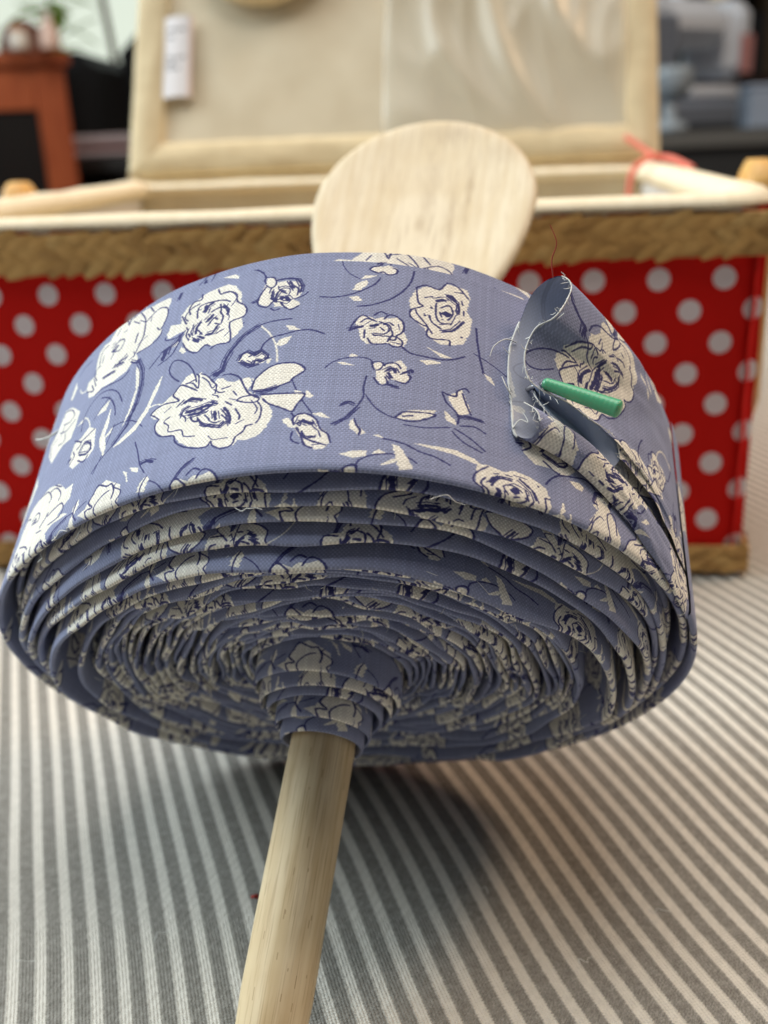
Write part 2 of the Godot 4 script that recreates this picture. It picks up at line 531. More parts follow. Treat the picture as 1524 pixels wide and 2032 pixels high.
		[0.18, -7.79, -3.75, -5.63, -4.61, -6.66, -3.22],
		[0.20, 2.67, -0.96, 2.86, 0.47],
	]],
	"bud": [[43.3, 11.7], [
		[-2.55, -1.32, -2.94, 0.50, -2.47, 1.94, -0.64, 2.15, 0.82, 2.97, 2.76, 1.95, 3.51, -1.21, 2.43, -2.16, 0.19, -2.08, -1.22, -2.29],
	], [
		[0.26, -0.46, -0.28, 0.38, 0.70, 1.97, 0.23, 2.57, -0.82, 1.64, -1.27, -0.31, -0.65],
		[0.18, -2.71, 2.49, -0.39, 1.24, -1.39, 0.64],
		[0.18, -0.29, -1.48, 1.44, -2.38, 2.30, -1.71],
		[0.18, -2.62, -1.09, -1.68, -0.27, -2.34, 0.65],
		[0.18, 2.52, 2.03, 0.95, 1.67, -0.46, 1.46],
		[0.28, -3.22, -0.41, -2.63, -0.26],
	]],
	"faintbud": [[34.8, 18.3], [
		[-5.29, 0.87, -2.91, 1.83, -1.67, 4.60, 1.27, 3.64, 4.86, 1.06, 4.60, -0.99, 3.99, -2.86, 1.28, -2.59, -1.72, -3.92, -4.34, -1.47],
		[-0.71, 6.15, -0.13, 8.63, 1.01, 7.01, 0.06, 5.46],
	], [
		[0.14, -1.53, 3.37, -1.50, 4.27, 1.49, 3.06, 3.01, 1.34, 1.63, 0.97, -0.78, 1.81],
		[0.16, -1.53, 0.85, 1.37, -0.22, 3.78, 0.29],
		[0.14, -0.77, -1.55, 1.47, -2.05, 1.12, -0.54],
		[0.16, -2.94, -2.42, -4.07, -0.26, -2.15, 0.30],
		[0.18, 0.00, 1.15, -0.69, -0.04],
		[0.14, 0.38, 9.28, 1.73, 9.90, 4.44, 9.71],
	]],
	"cornerpeony": [[36.2, 5.5], [
		[-8.76, -1.59, -8.26, 1.30, -6.14, 3.27, -3.28, 3.63, -0.63, 3.89, 2.60, 3.08, 5.30, 1.18, 7.09, 1.26, 7.28, -0.78, 6.00, -1.43, 4.26, -2.67, 2.35, -3.50, -2.06, -4.13, -6.20, -4.07],
		[-11.04, 11.04, -8.10, 7.89, -9.37, 5.90, -12.27, 4.95],
	], [
		[0.16, -3.71, 3.62, -0.81, 3.36, 1.06, 1.73, 0.59, 1.14],
		[0.16, 0.18, 2.92, 2.07, 2.71, 4.05, 1.10, 3.77, 0.21],
		[0.16, 1.45, 3.38, 3.59, 2.27],
		[0.18, 1.27, -1.14, 3.21, -0.74, 5.13, -0.72, 5.96, -1.79, 5.22, -2.66, 2.31, -2.71],
		[0.22, -0.54, -1.97, 0.90, -1.00, 1.14, -0.70],
		[0.16, -4.59, 0.51, -3.23, 1.14, -1.92, 0.57, -2.01, -0.40, -4.33, -0.01],
		[0.40, -3.77, 0.16, -3.00, 0.32],
		[0.18, -8.06, 1.00, -7.19, 1.87, -5.49, 1.31],
		[0.18, -7.48, -2.13, -4.60, -3.12, -3.31, -4.02],
		[0.16, -1.38, -2.44, 0.23, -2.69],
	]],
	"edgebloom": [[50.8, 1.6], [
		[-2.50, -0.22, -1.47, 1.12, -0.71, 1.96, 0.75, 2.60, 2.29, 1.78, 2.85, -0.23, 2.79, -1.80, 1.60, -2.91, -1.45, -2.00, -3.93, -0.65],
		[7.10, -0.99, 7.24, -0.09, 8.22, 0.87, 8.68, 0.27, 8.26, -1.23],
		[-5.13, -0.25, -5.73, 0.86, -4.66, 1.79, -4.38, 0.94],
	], [
		[0.20, -1.73, -2.07, -2.36, -0.64, -0.91, -0.55, -1.95, 0.34, -1.26, 1.40, -0.61, 2.32, 1.22, 1.56, 2.12, 1.63, 2.82, 0.53, 2.65, -0.50],
		[0.16, 0.01, -2.25, -0.61, -0.82, 0.64, 0.44, 1.89, 0.80],
		[0.16, 7.42, -1.59, 7.68, -0.23, 8.20, 0.74],
		[0.14, 4.76, 6.45, 5.75, 4.68, 6.58, 2.79, 7.66, 1.42],
		[0.36, 6.89, 2.86, 7.73, 2.94, 8.66, 2.58],
		[0.20, -4.95, 1.72, -5.33, 0.16, -4.31, -1.08],
	]],
	"rightrose": [[91.3, 23.5], [
		[-3.77, 0.78, -3.14, 2.50, -1.99, 3.41, -0.47, 3.34, 0.42, 4.52, 1.68, 4.47, 2.81, 4.42, 3.15, 3.19, 2.83, 1.06, 3.50, -0.13, 3.35, -2.11, 2.59, -4.31, 1.39, -4.80, 0.09, -5.09, -1.08, -4.41, -1.86, -3.05, -2.63, -2.44, -3.52, -1.41, -3.42, -0.63],
		[-1.47, -5.83, -0.01, -6.38, 1.45, -6.73, 0.41, -6.99],
		[-1.96, -7.98, -0.71, -7.64, 0.43, -7.78, -1.25, -8.46],
	], [
		[0.16, -3.07, 2.95, -2.76, 0.74, -2.21, 0.21, -3.42, -0.63, -3.43, -1.73, -2.18, -2.63, -1.44, -2.91, -1.53, -4.01, -0.80, -4.50, 0.96, -4.19, 1.10, -4.92],
		[0.16, -3.14, 2.94, -1.99, 3.64, -0.47, 3.34, 0.43, 4.74, 1.68, 4.47, 2.97, 3.08],
		[0.45, -0.57, 1.54, 0.16, 1.81],
		[0.16, -0.71, 1.09, -0.65, -0.79, -0.18, -1.74, 0.57, -1.81],
		[0.16, -0.09, 0.57, 0.82, 1.17, 1.28, -0.01, 0.73, -1.15],
		[0.24, 0.49, 2.60, 1.74, 1.78, 1.89, 0.24],
		[0.34, 0.91, 2.80, 1.47, 2.27],
		[0.16, -0.21, -0.21, -0.02, -0.86],
		[0.86, 0.52, -0.28, 0.65, -0.33],
		[0.19, -1.37, -1.05, -1.03, -2.02, 0.03, -2.72],
		[0.16, -0.15, -2.07, 1.17, -1.56],
		[0.26, 0.31, -3.03, 1.49, -2.47, 2.52, -0.83],
		[0.16, 2.35, 1.81, 2.20, 2.36],
		[0.12, 2.52, 0.93, 2.53, 0.16],
		[0.24, -1.20, 0.23, -1.16, 0.20],
		[0.21, -1.88, -1.14, -1.83, -1.17],
		[0.17, 2.37, -3.25, 2.42, -3.27],
	]],
	"rosette": [[84.7, 19.3], [
		[-2.62, 1.05, -2.16, 1.97, -1.32, 1.81, -0.61, 1.43, 0.04, 1.92, 0.75, 1.75, 1.71, 2.04, 2.32, 1.31, 2.51, 0.25, 2.98, -1.12, 2.77, -2.20, 1.66, -2.17, 0.84, -2.02, -0.24, -2.10, -1.29, -2.29, -1.89, -1.58, -2.24, -0.33, -2.69, 0.07],
	], [
		[0.16, -3.32, -0.41, -2.89, 0.93, -2.03, 1.98, -1.02, 1.29],
		[0.31, -3.19, -0.24, -2.02, 0.23],
		[0.38, -0.95, 0.43, -0.36, 0.64],
		[0.16, -0.18, 1.14, 0.66, 0.77, 1.00, 0.03, 0.49, -0.65, -0.62, -0.62],
		[0.16, 0.33, 1.61, 0.84, 2.31, 1.69, 2.15, 2.45, 1.33, 2.51, 0.03, 1.86, -0.66],
		[0.16, -1.23, -1.43, -0.64, -2.23, 0.84, -2.02],
		[0.16, 0.94, -1.69, 1.45, -0.80, 2.46, -1.37, 2.49, -2.12, 1.67, -2.38, 1.10, -2.00],
		[0.17, 2.49, -2.12, 3.36, -2.91, 4.78, -3.14, 7.03, -3.11, 8.51, -2.51, 9.50, -1.81],
		[0.16, -0.80, 2.07, -0.14, 2.67, 0.56, 2.40],
		[0.17, 0.01, 0.28, 0.46, -0.12],
	]],
	"smallrosette": [[86.4, 13.3], [
		[-2.00, 0.93, -1.22, 1.30, -0.68, 1.03, 0.10, 1.40, 0.89, 1.77, 1.50, 0.97, 1.51, 0.04, 1.97, -0.46, 1.61, -1.41, 0.81, -1.26, -0.02, -1.01, -0.77, -1.88, -1.47, -1.21, -1.53, -0.18],
		[-4.82, 1.65, -4.34, 2.22, -3.66, 1.91],
		[-5.95, 0.93, -5.17, 1.00, -3.95, 0.57, -5.13, 0.58],
	], [
		[0.14, -2.15, 1.03, -1.77, 1.27, -0.96, 1.12, -1.16, 0.26, -1.81, 0.11, -2.15, 1.03],
		[0.16, -0.78, 0.71, -0.68, 1.03, 0.38, 1.32, 0.96, 0.62],
		[0.26, -0.63, -0.01, 0.15, 0.57, 0.46, -0.04],
		[0.29, -0.33, -0.20, 0.10, -0.79],
		[0.16, -1.73, -1.03, -1.15, -1.92, -0.25, -1.74, -0.57, -0.83],
		[0.26, 1.26, 0.02, 2.05, 0.59, 2.20, 0.29],
		[0.16, 0.53, -1.18, 1.61, -1.41, 2.09, -0.45, 1.82, -0.16],
		[0.24, 0.03, -1.83, 0.83, -1.98],
		[0.12, -7.05, 0.21, -6.46, 0.89, -5.22, 1.52, -3.66, 1.76, -2.44, 1.53, -2.00, 0.93],
		[0.14, -2.53, -0.88, -2.69, -2.44, -2.59, -3.76, -3.13, -5.12],
		[0.21, -3.13, -5.12, -4.16, -6.61, -5.45, -7.52],
		[0.12, -2.35, -3.54, -1.35, -4.99, -0.25, -5.82, 0.80, -6.25],
		[0.21, -4.79, -4.86, -4.07, -4.49, -3.42, -4.74],
	]],
	"rosebud": [[89.4, 7.8], [
		[-1.96, -0.72, -0.84, 0.55, 1.99, 1.12, 1.75, 0.40, 0.16, -0.60, -1.27, -0.79],
		[-6.73, -1.68, -6.25, -1.24, -5.66, -2.39, -4.86, -3.03, -5.60, -3.37, -6.53, -2.56],
		[-7.24, -5.86, -5.93, -5.37, -4.59, -5.35, -4.66, -5.94, -5.87, -6.32],
		[-2.14, -4.21, -1.38, -4.35, -0.54, -5.66, 0.17, -6.98, -1.22, -7.34, -1.68, -5.64],
		[-0.23, -3.70, 1.57, -3.63, 4.32, -3.56, 6.37, -4.15, 7.68, -4.90, 6.13, -4.66, 4.03, -4.16, 1.61, -3.98],
		[-4.23, -3.27, -3.60, -3.13, -3.06, -3.54],
		[2.92, 1.38, 4.08, 0.32, 4.23, -0.28, 3.12, 0.17],
		[3.17, 3.33, 4.60, 4.73, 5.80, 1.81, 4.38, 1.13],
	], [
		[0.16, -2.20, -0.75, -1.46, 0.10, -0.54, 0.36, 2.02, 0.56, 0.95, -0.35, -0.61, -0.95, -2.08, -0.74],
		[0.19, -1.32, -0.38, -0.40, -0.13],
		[0.12, -1.14, -1.47, 1.00, -1.45, 3.54, -0.76],
		[0.17, -6.25, -1.24, -5.93, -2.12, -5.51, -2.68, -5.60, -3.37],
		[0.16, -3.05, -3.59, -1.01, -3.94, 0.56, -4.62, 2.30, -5.02, 3.79, -5.63],
		[0.16, 2.54, 3.80, 3.08, 2.50, 3.90, 1.73, 4.48, 0.95, 4.36, -0.07],
		[0.16, 2.58, 3.86, 3.15, 3.64, 4.04, 3.67, 4.17, 4.40, 5.03, 5.06, 5.45, 4.67],
		[0.16, 4.73, 4.23, 5.20, 2.91, 5.78, 1.61],
		[0.21, 4.36, 0.93, 5.62, 1.20, 7.12, 1.15],
		[0.14, 3.84, -1.20, 5.13, -2.34, 7.12, -3.05],
		[0.16, 4.11, -0.79, 5.67, -1.52, 7.43, -2.75],
		[0.16, 4.67, -0.26, 6.21, 0.11, 7.42, -0.36],
	]],
	"corner": [[82.0, 25.9], [
		[-0.86, -0.77, -0.39, 0.28, 0.55, 0.92, 0.73, 0.37, -0.02, -0.81],
		[-1.17, -1.91, -0.22, -1.72, 0.37, -2.44, -0.43, -2.52],
		[0.84, 2.64, 1.38, 3.25, 2.23, 3.21, 2.79, 3.59, 3.67, 3.20, 4.00, 2.77, 3.47, 2.04, 2.58, 2.10, 1.71, 2.26],
	], [
		[0.16, -4.47, -1.80, -2.95, -1.95, -1.20, -1.58, 0.39, -0.67, 1.57, 0.32, 2.06, 1.38],
		[0.17, -0.10, -3.32, 1.53, -2.97, 3.40, -1.88, 4.74, -0.34, 5.53, 1.29, 5.80, 3.12],
		[0.16, 0.70, 2.63, 1.09, 3.12, 2.06, 3.54, 2.66, 5.53, 3.06, 3.61],
		[0.21, 1.62, 3.62, 2.26, 5.04],
		[0.16, 0.86, 2.53, 1.74, 2.14, 2.28, 2.41, 2.88, 2.00, 3.73, 2.29, 3.90, 2.88, 3.39, 3.18],
	]],
}


# ---------------------------------------------------------------- the print on the cotton
const PRINT_W := 2048
const PRINT_H := 1024
const PRINT_MM := Vector2(160.0, 64.0)
var ink := PackedByteArray()

const GROUND := [141, 148, 179]
const PETAL := [234, 231, 222]
const LINE := [56, 58, 108]
## further printings of the same motifs: name, where (mm), turn (degrees), size, mirrored
const REPEATS := [
	["peony", 118.0, 14.0, 70, 1.0, 0], ["rose", 107.0, 27.0, 30, 1.0, 1], ["rightrose", 133.0, 25.0, -40, 1.0, 0], ["sidepeony", 146.0, 24.0, 10, 0.95, 0], ["bud", 104.0, 8.0, 0, 1.1, 0],
	["blossom", 122.0, 30.5, 180, 1.0, 0], ["rosette", 131.0, 8.0, 60, 1.0, 0], ["smallrosette", 153.0, 8.0, -70, 1.0, 1], ["bloom", 143.0, 5.0, 40, 1.2, 0], ["cornerpeony", 12.0, 11.0, -35, 0.95, 1],
	["rosette", 10.0, 24.0, 100, 1.0, 0], ["rose", 21.0, 24.0, 200, 0.9, 0], ["tiny", 112.0, 5.0, 30, 1.0, 1], ["bud", 20.0, 4.0, 50, 1.0, 0], ["faintbud", 2.0, 16.0, 30, 0.9, 1],
	["peony", 14.0, 45.0, -20, 1.0, 1], ["sidepeony", 38.0, 50.0, 150, 1.0, 0], ["rightrose", 57.0, 42.0, 20, 1.0, 0], ["rosette", 67.0, 52.0, -30, 1.0, 0], ["peony", 82.0, 44.0, 170, 1.0, 0],
	["rose", 101.0, 42.0, 80, 1.0, 0], ["blossom", 112.0, 54.0, 20, 1.0, 1], ["cornerpeony", 126.0, 45.0, 30, 1.0, 0], ["smallrosette", 139.0, 41.0, 10, 1.0, 0], ["rosebud", 148.0, 52.0, 100, 0.9, 0],
	["bloom", 28.0, 39.0, 90, 1.2, 0], ["bud", 49.0, 57.0, 40, 1.1, 1], ["rose", 70.0, 37.5, -50, 0.8, 0], ["tiny", 91.0, 57.0, 140, 1.0, 0], ["rosette", 118.0, 37.0, 90, 1.0, 1], ["rightrose", 156.0, 39.0, 70, 0.9, 0],
	["bud", 4.0, 57.0, 10, 1.1, 0], ["bloom", 76.0, 58.5, 200, 1.1, 0], ["rosette", 136.0, 58.0, 10, 1.0, 0], ["tiny", 24.0, 58.0, -30, 1.0, 0], ["smallrosette", 60.0, 59.5, 180, 1.0, 0], ["rose", 105.0, 60.0, 10, 0.8, 0],
	["rose", 30.0, 1.0, 40, 0.9, 0], ["bloom", 8.0, 1.0, 120, 1.3, 0], ["rightrose", 100.0, 0.5, 90, 0.9, 0], ["peony", 122.0, 1.5, 200, 0.9, 1], ["rosette", 150.0, 0.0, 30, 1.2, 0], ["rose", 137.0, 63.0, 120, 0.9, 1],
	["bud", 36.0, 62.0, 80, 1.2, 0], ["rosette", 66.0, 62.5, 0, 1.2, 0], ["rightrose", 52.0, 63.5, 140, 0.8, 0], ["smallrosette", 82.0, 62.5, 20, 1.2, 1], ["cornerpeony", 112.0, 63.5, 90, 0.7, 0], 
	["rose", 40.0, 38.0, 10, 0.9, 0], ["bloom", 90.0, 35.0, 60, 1.3, 1], ["rightrose", 128.0, 55.0, 200, 0.9, 0], ["rosette", 20.0, 35.0, 130, 1.1, 0], ["bud", 110.0, 47.0, 10, 1.2, 0], ["bloom", 155.0, 30.0, 20, 1.2, 0], ["rose", 140.0, 33.0, 20, 0.9, 1],
]


func dot_ink(x: int, y: int, c: Array, k: float) -> void:
	var at := (posmod(y, PRINT_H) * PRINT_W + posmod(x, PRINT_W)) * 3
	for j in 3:
		ink[at + j] = int(lerpf(ink[at + j], c[j], k))


func fill_ink(p: PackedVector2Array, c: Array) -> void:
	var lo := p[0].y
	var hi := p[0].y
	for q in p:
		lo = minf(lo, q.y)
		hi = maxf(hi, q.y)
	for y in range(int(floor(lo)), int(ceil(hi)) + 1):
		var xs := []
		for k in p.size():
			var a := p[k]
			var b := p[(k + 1) % p.size()]
			if (a.y <= y) != (b.y <= y):
				xs.append(a.x + (y - a.y) / (b.y - a.y) * (b.x - a.x))
		xs.sort()
		for k in range(0, xs.size() - 1, 2):
			var r := wob.get_noise_2d(y * 0.16, xs[k] * 0.02) * 1.6   # a printed edge is never quite clean
			for x in range(int(round(xs[k] + r)), int(round(xs[k + 1] - r)) + 1):
				dot_ink(x, y, c, 1.0)


func line_ink(p: PackedVector2Array, width: float, c: Array) -> void:
	for k in p.size() - 1:
		var a := p[k]
		var b := p[k + 1]
		var r := maxf(width / 2.0, 0.9)
		var d := b - a
		var l := maxf(d.length_squared(), 0.0001)
		for y in range(int(minf(a.y, b.y) - r - 1), int(maxf(a.y, b.y) + r + 2)):
			for x in range(int(minf(a.x, b.x) - r - 1), int(maxf(a.x, b.x) + r + 2)):
				var q := Vector2(x, y)
				var s := clampf((q - a).dot(d) / l, 0.0, 1.0)
				var e := r * (0.82 + 0.3 * wob.get_noise_2d(x * 0.11, y * 0.11)) - q.distance_to(a + d * s)
				if e > -0.5:
					dot_ink(x, y, c, clampf(e + 0.5, 0.0, 1.0) * 0.92)


func print_motif(m: Array, at: Vector2, turn: float, size: float, mirrored: bool) -> void:
	var px := Vector2(PRINT_W / PRINT_MM.x, PRINT_H / PRINT_MM.y)
	var put := func(flat_list: Array, from: int) -> PackedVector2Array:
		var out := PackedVector2Array()
		for k in range(from, flat_list.size(), 2):
			var q := Vector2(flat_list[k] * (-1.0 if mirrored else 1.0), flat_list[k + 1]) * size
			out.append((at + q.rotated(turn)) * px)
		return out
	for f in m[1]:
		var poly: PackedVector2Array = put.call(f, 0)
		fill_ink(poly, PETAL)
		var mid := Vector2.ZERO
		for q in poly:
			mid += q / poly.size()
		var reach := 0.0
		for q in poly:
			reach = maxf(reach, q.distance_to(mid))
		if reach > 42.0 and poly.size() > 14:   # petals drawn inside the big flowers, in broken lines
			for ring in [0.8, 0.6, 0.45]:
				var bit := PackedVector2Array()
				for k in poly.size() + 1:
					var q: Vector2 = poly[k % poly.size()]
					if rng.randf() < 0.42:
						if bit.size() > 1:
							line_ink(smooth_line(bit), rng.randf_range(1.6, 3.6), LINE)
						bit = PackedVector2Array()
					else:
						bit.append(mid + (q - mid) * ring * rng.randf_range(0.9, 1.08))
	for s in m[2]:
		if s[0] > 0.2:                          # hatching beside the heavy strokes
			var base: PackedVector2Array = put.call(s, 1)
			for k in 2:
				var off: Vector2 = Vector2(rng.randf_range(-1, 1), rng.randf_range(-1, 1)).normalized() * s[0] * px.x * 1.5
				var side := PackedVector2Array()
				for q in base:
					side.append(q + off)
				line_ink(side, 2.2, LINE)
		line_ink(smooth_line(put.call(s, 1)), s[0] * px.x * size * 1.45 + 0.4, LINE)


func smooth_line(p: PackedVector2Array) -> PackedVector2Array:
	var out := PackedVector2Array()
	for k in p.size() - 1:
		for s in 3:
			out.append(p[k].cubic_interpolate(p[k + 1], p[maxi(k - 1, 0)], p[mini(k + 2, p.size() - 1)], s / 3.0))
	out.append(p[-1])
	return out


func floral_image() -> Image:
	ink.resize(PRINT_W * PRINT_H * 3)
	var row := PackedByteArray()
	for x in PRINT_W:
		row.append_array(PackedByteArray(GROUND))
	ink.clear()
	for y in PRINT_H:
		ink.append_array(row)
	for r in REPEATS:
		print_motif(MOTIFS[r[0]], Vector2(r[1], r[2]), deg_to_rad(r[3]), r[4], r[5] == 1)
	var px := Vector2(PRINT_W / PRINT_MM.x, PRINT_H / PRINT_MM.y)
	for k in 70:                                # stems and slim leaves between the flowers
		var at := Vector2(rng.randf() * PRINT_MM.x, rng.randf() * PRINT_MM.y)
		var dir := rng.randf() * TAU
		var bend := rng.randf_range(-0.45, 0.45)
		var line := PackedVector2Array()
		for s in 7:
			line.append(at * px)
			at += Vector2.from_angle(dir) * 1.1
			dir += bend
		line_ink(smooth_line(line), rng.randf_range(1.8, 4.2), LINE if k % 3 > 0 else PETAL)
		if k % 2 == 0:
			var tip := line[-1] + Vector2.from_angle(dir + 0.4) * 26.0
			var side := Vector2.from_angle(dir + 1.97) * 6.0
			fill_ink(PackedVector2Array([line[-1], line[-1].lerp(tip, 0.4) + side, tip, line[-1].lerp(tip, 0.5) - side * 0.4]), PETAL)
	for n in MOTIFS:
		print_motif(MOTIFS[n], Vector2(MOTIFS[n][0][0], MOTIFS[n][0][1]), 0.0, 1.0, false)
	# warp and weft yarns take the dye unevenly
	var yarn_x := PackedFloat32Array()
	var yarn_y := PackedFloat32Array()
	for k in PRINT_W:
		yarn_x.append(1.0 + rng.randf_range(-0.05, 0.05))
	for k in PRINT_H:
		yarn_y.append(1.0 + rng.randf_range(-0.05, 0.05))
	for y in PRINT_H:
		for x in PRINT_W:
			var at := (y * PRINT_W + x) * 3
			var over := (x / 3 + y / 4) % 2 == 0
			var k := (yarn_x[x / 3] if over else yarn_y[y / 4]) * (1.06 if over else 0.94)
			ink[at] = mini(int(ink[at] * k), 255)
			ink[at + 1] = mini(int(ink[at + 1] * k), 255)
			ink[at + 2] = mini(int(ink[at + 2] * k), 255)
	return Image.create_from_data(PRINT_W, PRINT_H, false, Image.FORMAT_RGB8, ink)


# ---------------------------------------------------------------- surfaces
func materials() -> void:
	var m := plain("floral_cotton", Color.WHITE, 0.86)
	m.albedo_texture = tex(floral_image())
	m.heightmap_enabled = true
	m.heightmap_texture = tex(weave_image(PRINT_W, PRINT_H, Vector2(3, 4)))
	m.heightmap_scale = 0.007
	m.rim_enabled = true
	m.rim = 0.12
	m.rim_tint = 0.5
	m.metallic_specular = 0.3
	m = plain("cotton_wrong_side", Color(0.60, 0.66, 0.78), 0.9)
	m.heightmap_enabled = true
	m.heightmap_texture = mats.floral_cotton.heightmap_texture
	m.heightmap_scale = 0.007
	m = plain("cotton_inside", Color(1.0, 1.0, 1.0), 0.9)
	m.albedo_texture = mats.floral_cotton.albedo_texture
	m.detail_enabled = true
	var milk := Image.create(8, 8, false, Image.FORMAT_RGBA8)
	milk.fill(Color8(196, 200, 208))
	var half := Image.create(8, 8, false, Image.FORMAT_RGBA8)
	half.fill(Color8(150, 150, 150))
	m.detail_albedo = tex(milk)
	m.detail_mask = tex(half)
	plain("thread_white", Color(0.86, 0.87, 0.86), 0.8)
	plain("thread_red", Color(0.62, 0.18, 0.14), 0.8)

	m = plain("tablecloth", Color.WHITE, 0.92)
	m.albedo_texture = tex(stripe_image())
	m.heightmap_enabled = true
	m.heightmap_texture = tex(weave_image(1024, 1024, Vector2(16, 16), true))
	m.heightmap_scale = 0.03
	m.metallic_specular = 0.2

	m = plain("spoon_handle_wood", Color.WHITE, 0.62)
	m.albedo_texture = wood_tex(5, Color8(228, 210, 174), Color8(204, 180, 138), Color8(146, 116, 80), 256, 1024, 260, [[Vector2(0.78, 0.318), Vector2(0.22, 0.006), 0.9], [Vector2(0.8, 0.27), Vector2(0.16, 0.05), 0.45], [Vector2(0.82, 0.12), Vector2(0.05, 0.09), 0.5], [Vector2(0.7, 0.2), Vector2(0.03, 0.1), 0.35]])
	m = plain("spoon_bowl_wood", Color.WHITE, 0.66)
	m.albedo_texture = wood_tex(21, Color8(232, 219, 192), Color8(218, 200, 166), Color8(164, 142, 114), 512, 512, 60, [[Vector2(0.52, 0.6), Vector2(0.05, 0.25), 0.3], [Vector2(0.62, 0.5), Vector2(0.03, 0.2), 0.35], [Vector2(0.68, 0.62), Vector2(0.02, 0.15), 0.4], [Vector2(0.58, 0.9), Vector2(0.16, 0.06), 0.3], [Vector2(0.8, 0.8), Vector2(0.1, 0.08), 0.22]])

	m = plain("dotted_red_cotton", Color.WHITE, 0.8)
	m.albedo_texture = tex(dots_image())
	m.metallic_specular = 0.25
	m = plain("straw", Color.WHITE, 0.6)
	m.albedo_texture = wood_tex(33, Color8(216, 172, 104), Color8(188, 140, 74), Color8(140, 102, 56), 64, 256, 20)
	m = plain("straw_pale", Color.WHITE, 0.6)
	m.albedo_texture = wood_tex(34, Color8(226, 190, 124), Color8(200, 156, 90), Color8(140, 102, 56), 64, 256, 20)
	m = plain("straw_olive", Color.WHITE, 0.6)
	m.albedo_texture = wood_tex(35, Color8(196, 152, 88), Color8(172, 128, 70), Color8(134, 98, 52), 64, 256, 20)
	m = plain("cream_cotton", Color.WHITE, 0.85)
	m.albedo_texture = noise_tex(41, 0.02, Color8(240, 229, 204), Color8(228, 214, 184))
	m.uv1_triplanar = true
	m.uv1_scale = Vector3(20, 20, 20)
	m = plain("beige_lining", Color.WHITE, 0.8)
	m.albedo_texture = noise_tex(42, 0.015, Color8(224, 207, 170), Color8(213, 194, 156))
	m.uv1_triplanar = true
	m.uv1_scale = Vector3(12, 12, 12)
	m = plain("grey_lining", Color.WHITE, 0.7)
	m.albedo_texture = noise_tex(43, 0.008, Color8(222, 211, 186), Color8(212, 199, 172))
	m.uv1_triplanar = true
	m.uv1_scale = Vector3(8, 8, 8)
	plain("white_lining", Color(0.82, 0.81, 0.80), 0.8)
	m = plain("clear_vinyl", Color(0.88, 0.86, 0.80, 0.42), 0.36)
	m.metallic_specular = 0.8
	m.transparency = BaseMaterial3D.TRANSPARENCY_ALPHA
	m.cull_mode = BaseMaterial3D.CULL_DISABLED
	m = plain("care_label", Color.WHITE, 0.8)
	m.albedo_texture = tex(label_image())
	plain("coral_cord", Color(0.88, 0.47, 0.40), 0.75)
	m = plain("handle_wood", Color.WHITE, 0.5)
	m.albedo_texture = wood_tex(51, Color8(224, 178, 104), Color8(206, 156, 82), Color8(168, 120, 60), 128, 256, 40)
	m = plain("pin_green", Color(0.28, 0.66, 0.50), 0.3)
	m.subsurf_scatter_enabled = true
	m.subsurf_scatter_strength = 0.1
	plain("pin_steel", Color(0.75, 0.75, 0.76), 0.25, 1.0)


func stripe_image() -> Image:
	var w := 1024
	var data := PackedByteArray()
	data.resize(w * w * 3)
	var n := FastNoiseLite.new()
	n.seed = 5
	n.frequency = 0.09
	var soft := FastNoiseLite.new()
	soft.seed = 6
	soft.frequency = 0.012
	for y in w:
		var yy := absf(y - w / 2.0)
		for x in w:
			# eight stripes to a tile; the yarns at the borders interlace
			var f := fposmod(x / 128.0 + n.get_noise_2d(floor(x / 128.0) * 50.0, yy * 0.8) * 0.035, 1.0)
			var d := absf(f - 0.5) - 0.215 + 0.016 * sin(y * PI / 8.0)
			var heather_edge := n.get_noise_2d(x * 0.9 + 700.0, yy * 1.3)
			var white := clampf(0.5 - (d + 0.055 * heather_edge) * 13.0, 0.0, 1.0)
			var grain := n.get_noise_2d(x * 1.6, yy * 1.6)
			var heather := 0.55 * n.get_noise_2d((x + y) * 0.9 + 300.0, (yy - x * 0.3) * 0.45) + 0.6 * n.get_noise_2d(x * 2.2 + 300.0, yy * 2.2) + 0.3 * grain
			var grey := 147.0 + heather * 70.0 + soft.get_noise_2d(x, yy) * 14.0
			var pale := 224.0 + grain * 22.0 + soft.get_noise_2d(x + 500.0, yy) * 10.0
			var at := (y * w + x) * 3
			data[at] = int(clampf(lerpf(grey, pale, white), 0, 255))
			data[at + 1] = int(clampf(lerpf(grey - 2.0, pale - 3.0, white), 0, 255))
			data[at + 2] = int(clampf(lerpf(grey - 8.0, pale - 12.0, white), 0, 255))
	return Image.create_from_data(w, w, false, Image.FORMAT_RGB8, data)


func dots_image() -> Image:  # one repeat of the dotted cotton: two dots
	var w := 256
	var im := Image.create(w, w, false, Image.FORMAT_RGB8)
	for y in w:
		for x in w:
			var d := 1e9
			for c in [Vector2(64, 64), Vector2(192, 192), Vector2(-64, 192), Vector2(320, 64), Vector2(64, 320), Vector2(192, -64)]:
				d = minf(d, Vector2(x, y).distance_to(c))
			var k := clampf((d - 44.0) / 3.0, 0.0, 1.0)
			im.set_pixel(x, y, Color8(228, 216, 220).lerp(Color8(204, 26, 20), k))
	return im


func label_image() -> Image:  # a woven label with small dark writing, too soft to read
	var im := Image.create(96, 256, false, Image.FORMAT_RGB8)
	im.fill(Color8(232, 230, 234))
	im.fill_rect(Rect2i(84, 0, 12, 256), Color8(226, 200, 188))
	var r := RandomNumberGenerator.new()
	r.seed = 9
	for line in [[40, 60], [62, 22], [128, 54], [148, 26], [160, 40]]:
		var x := 14
		while x < 14 + line[1]:
			var l := r.randi_range(5, 12)
			im.fill_rect(Rect2i(x, line[0] + r.randi_range(-2, 2), l, 9), Color8(74, 76, 84))
			x += l + 4
	return im


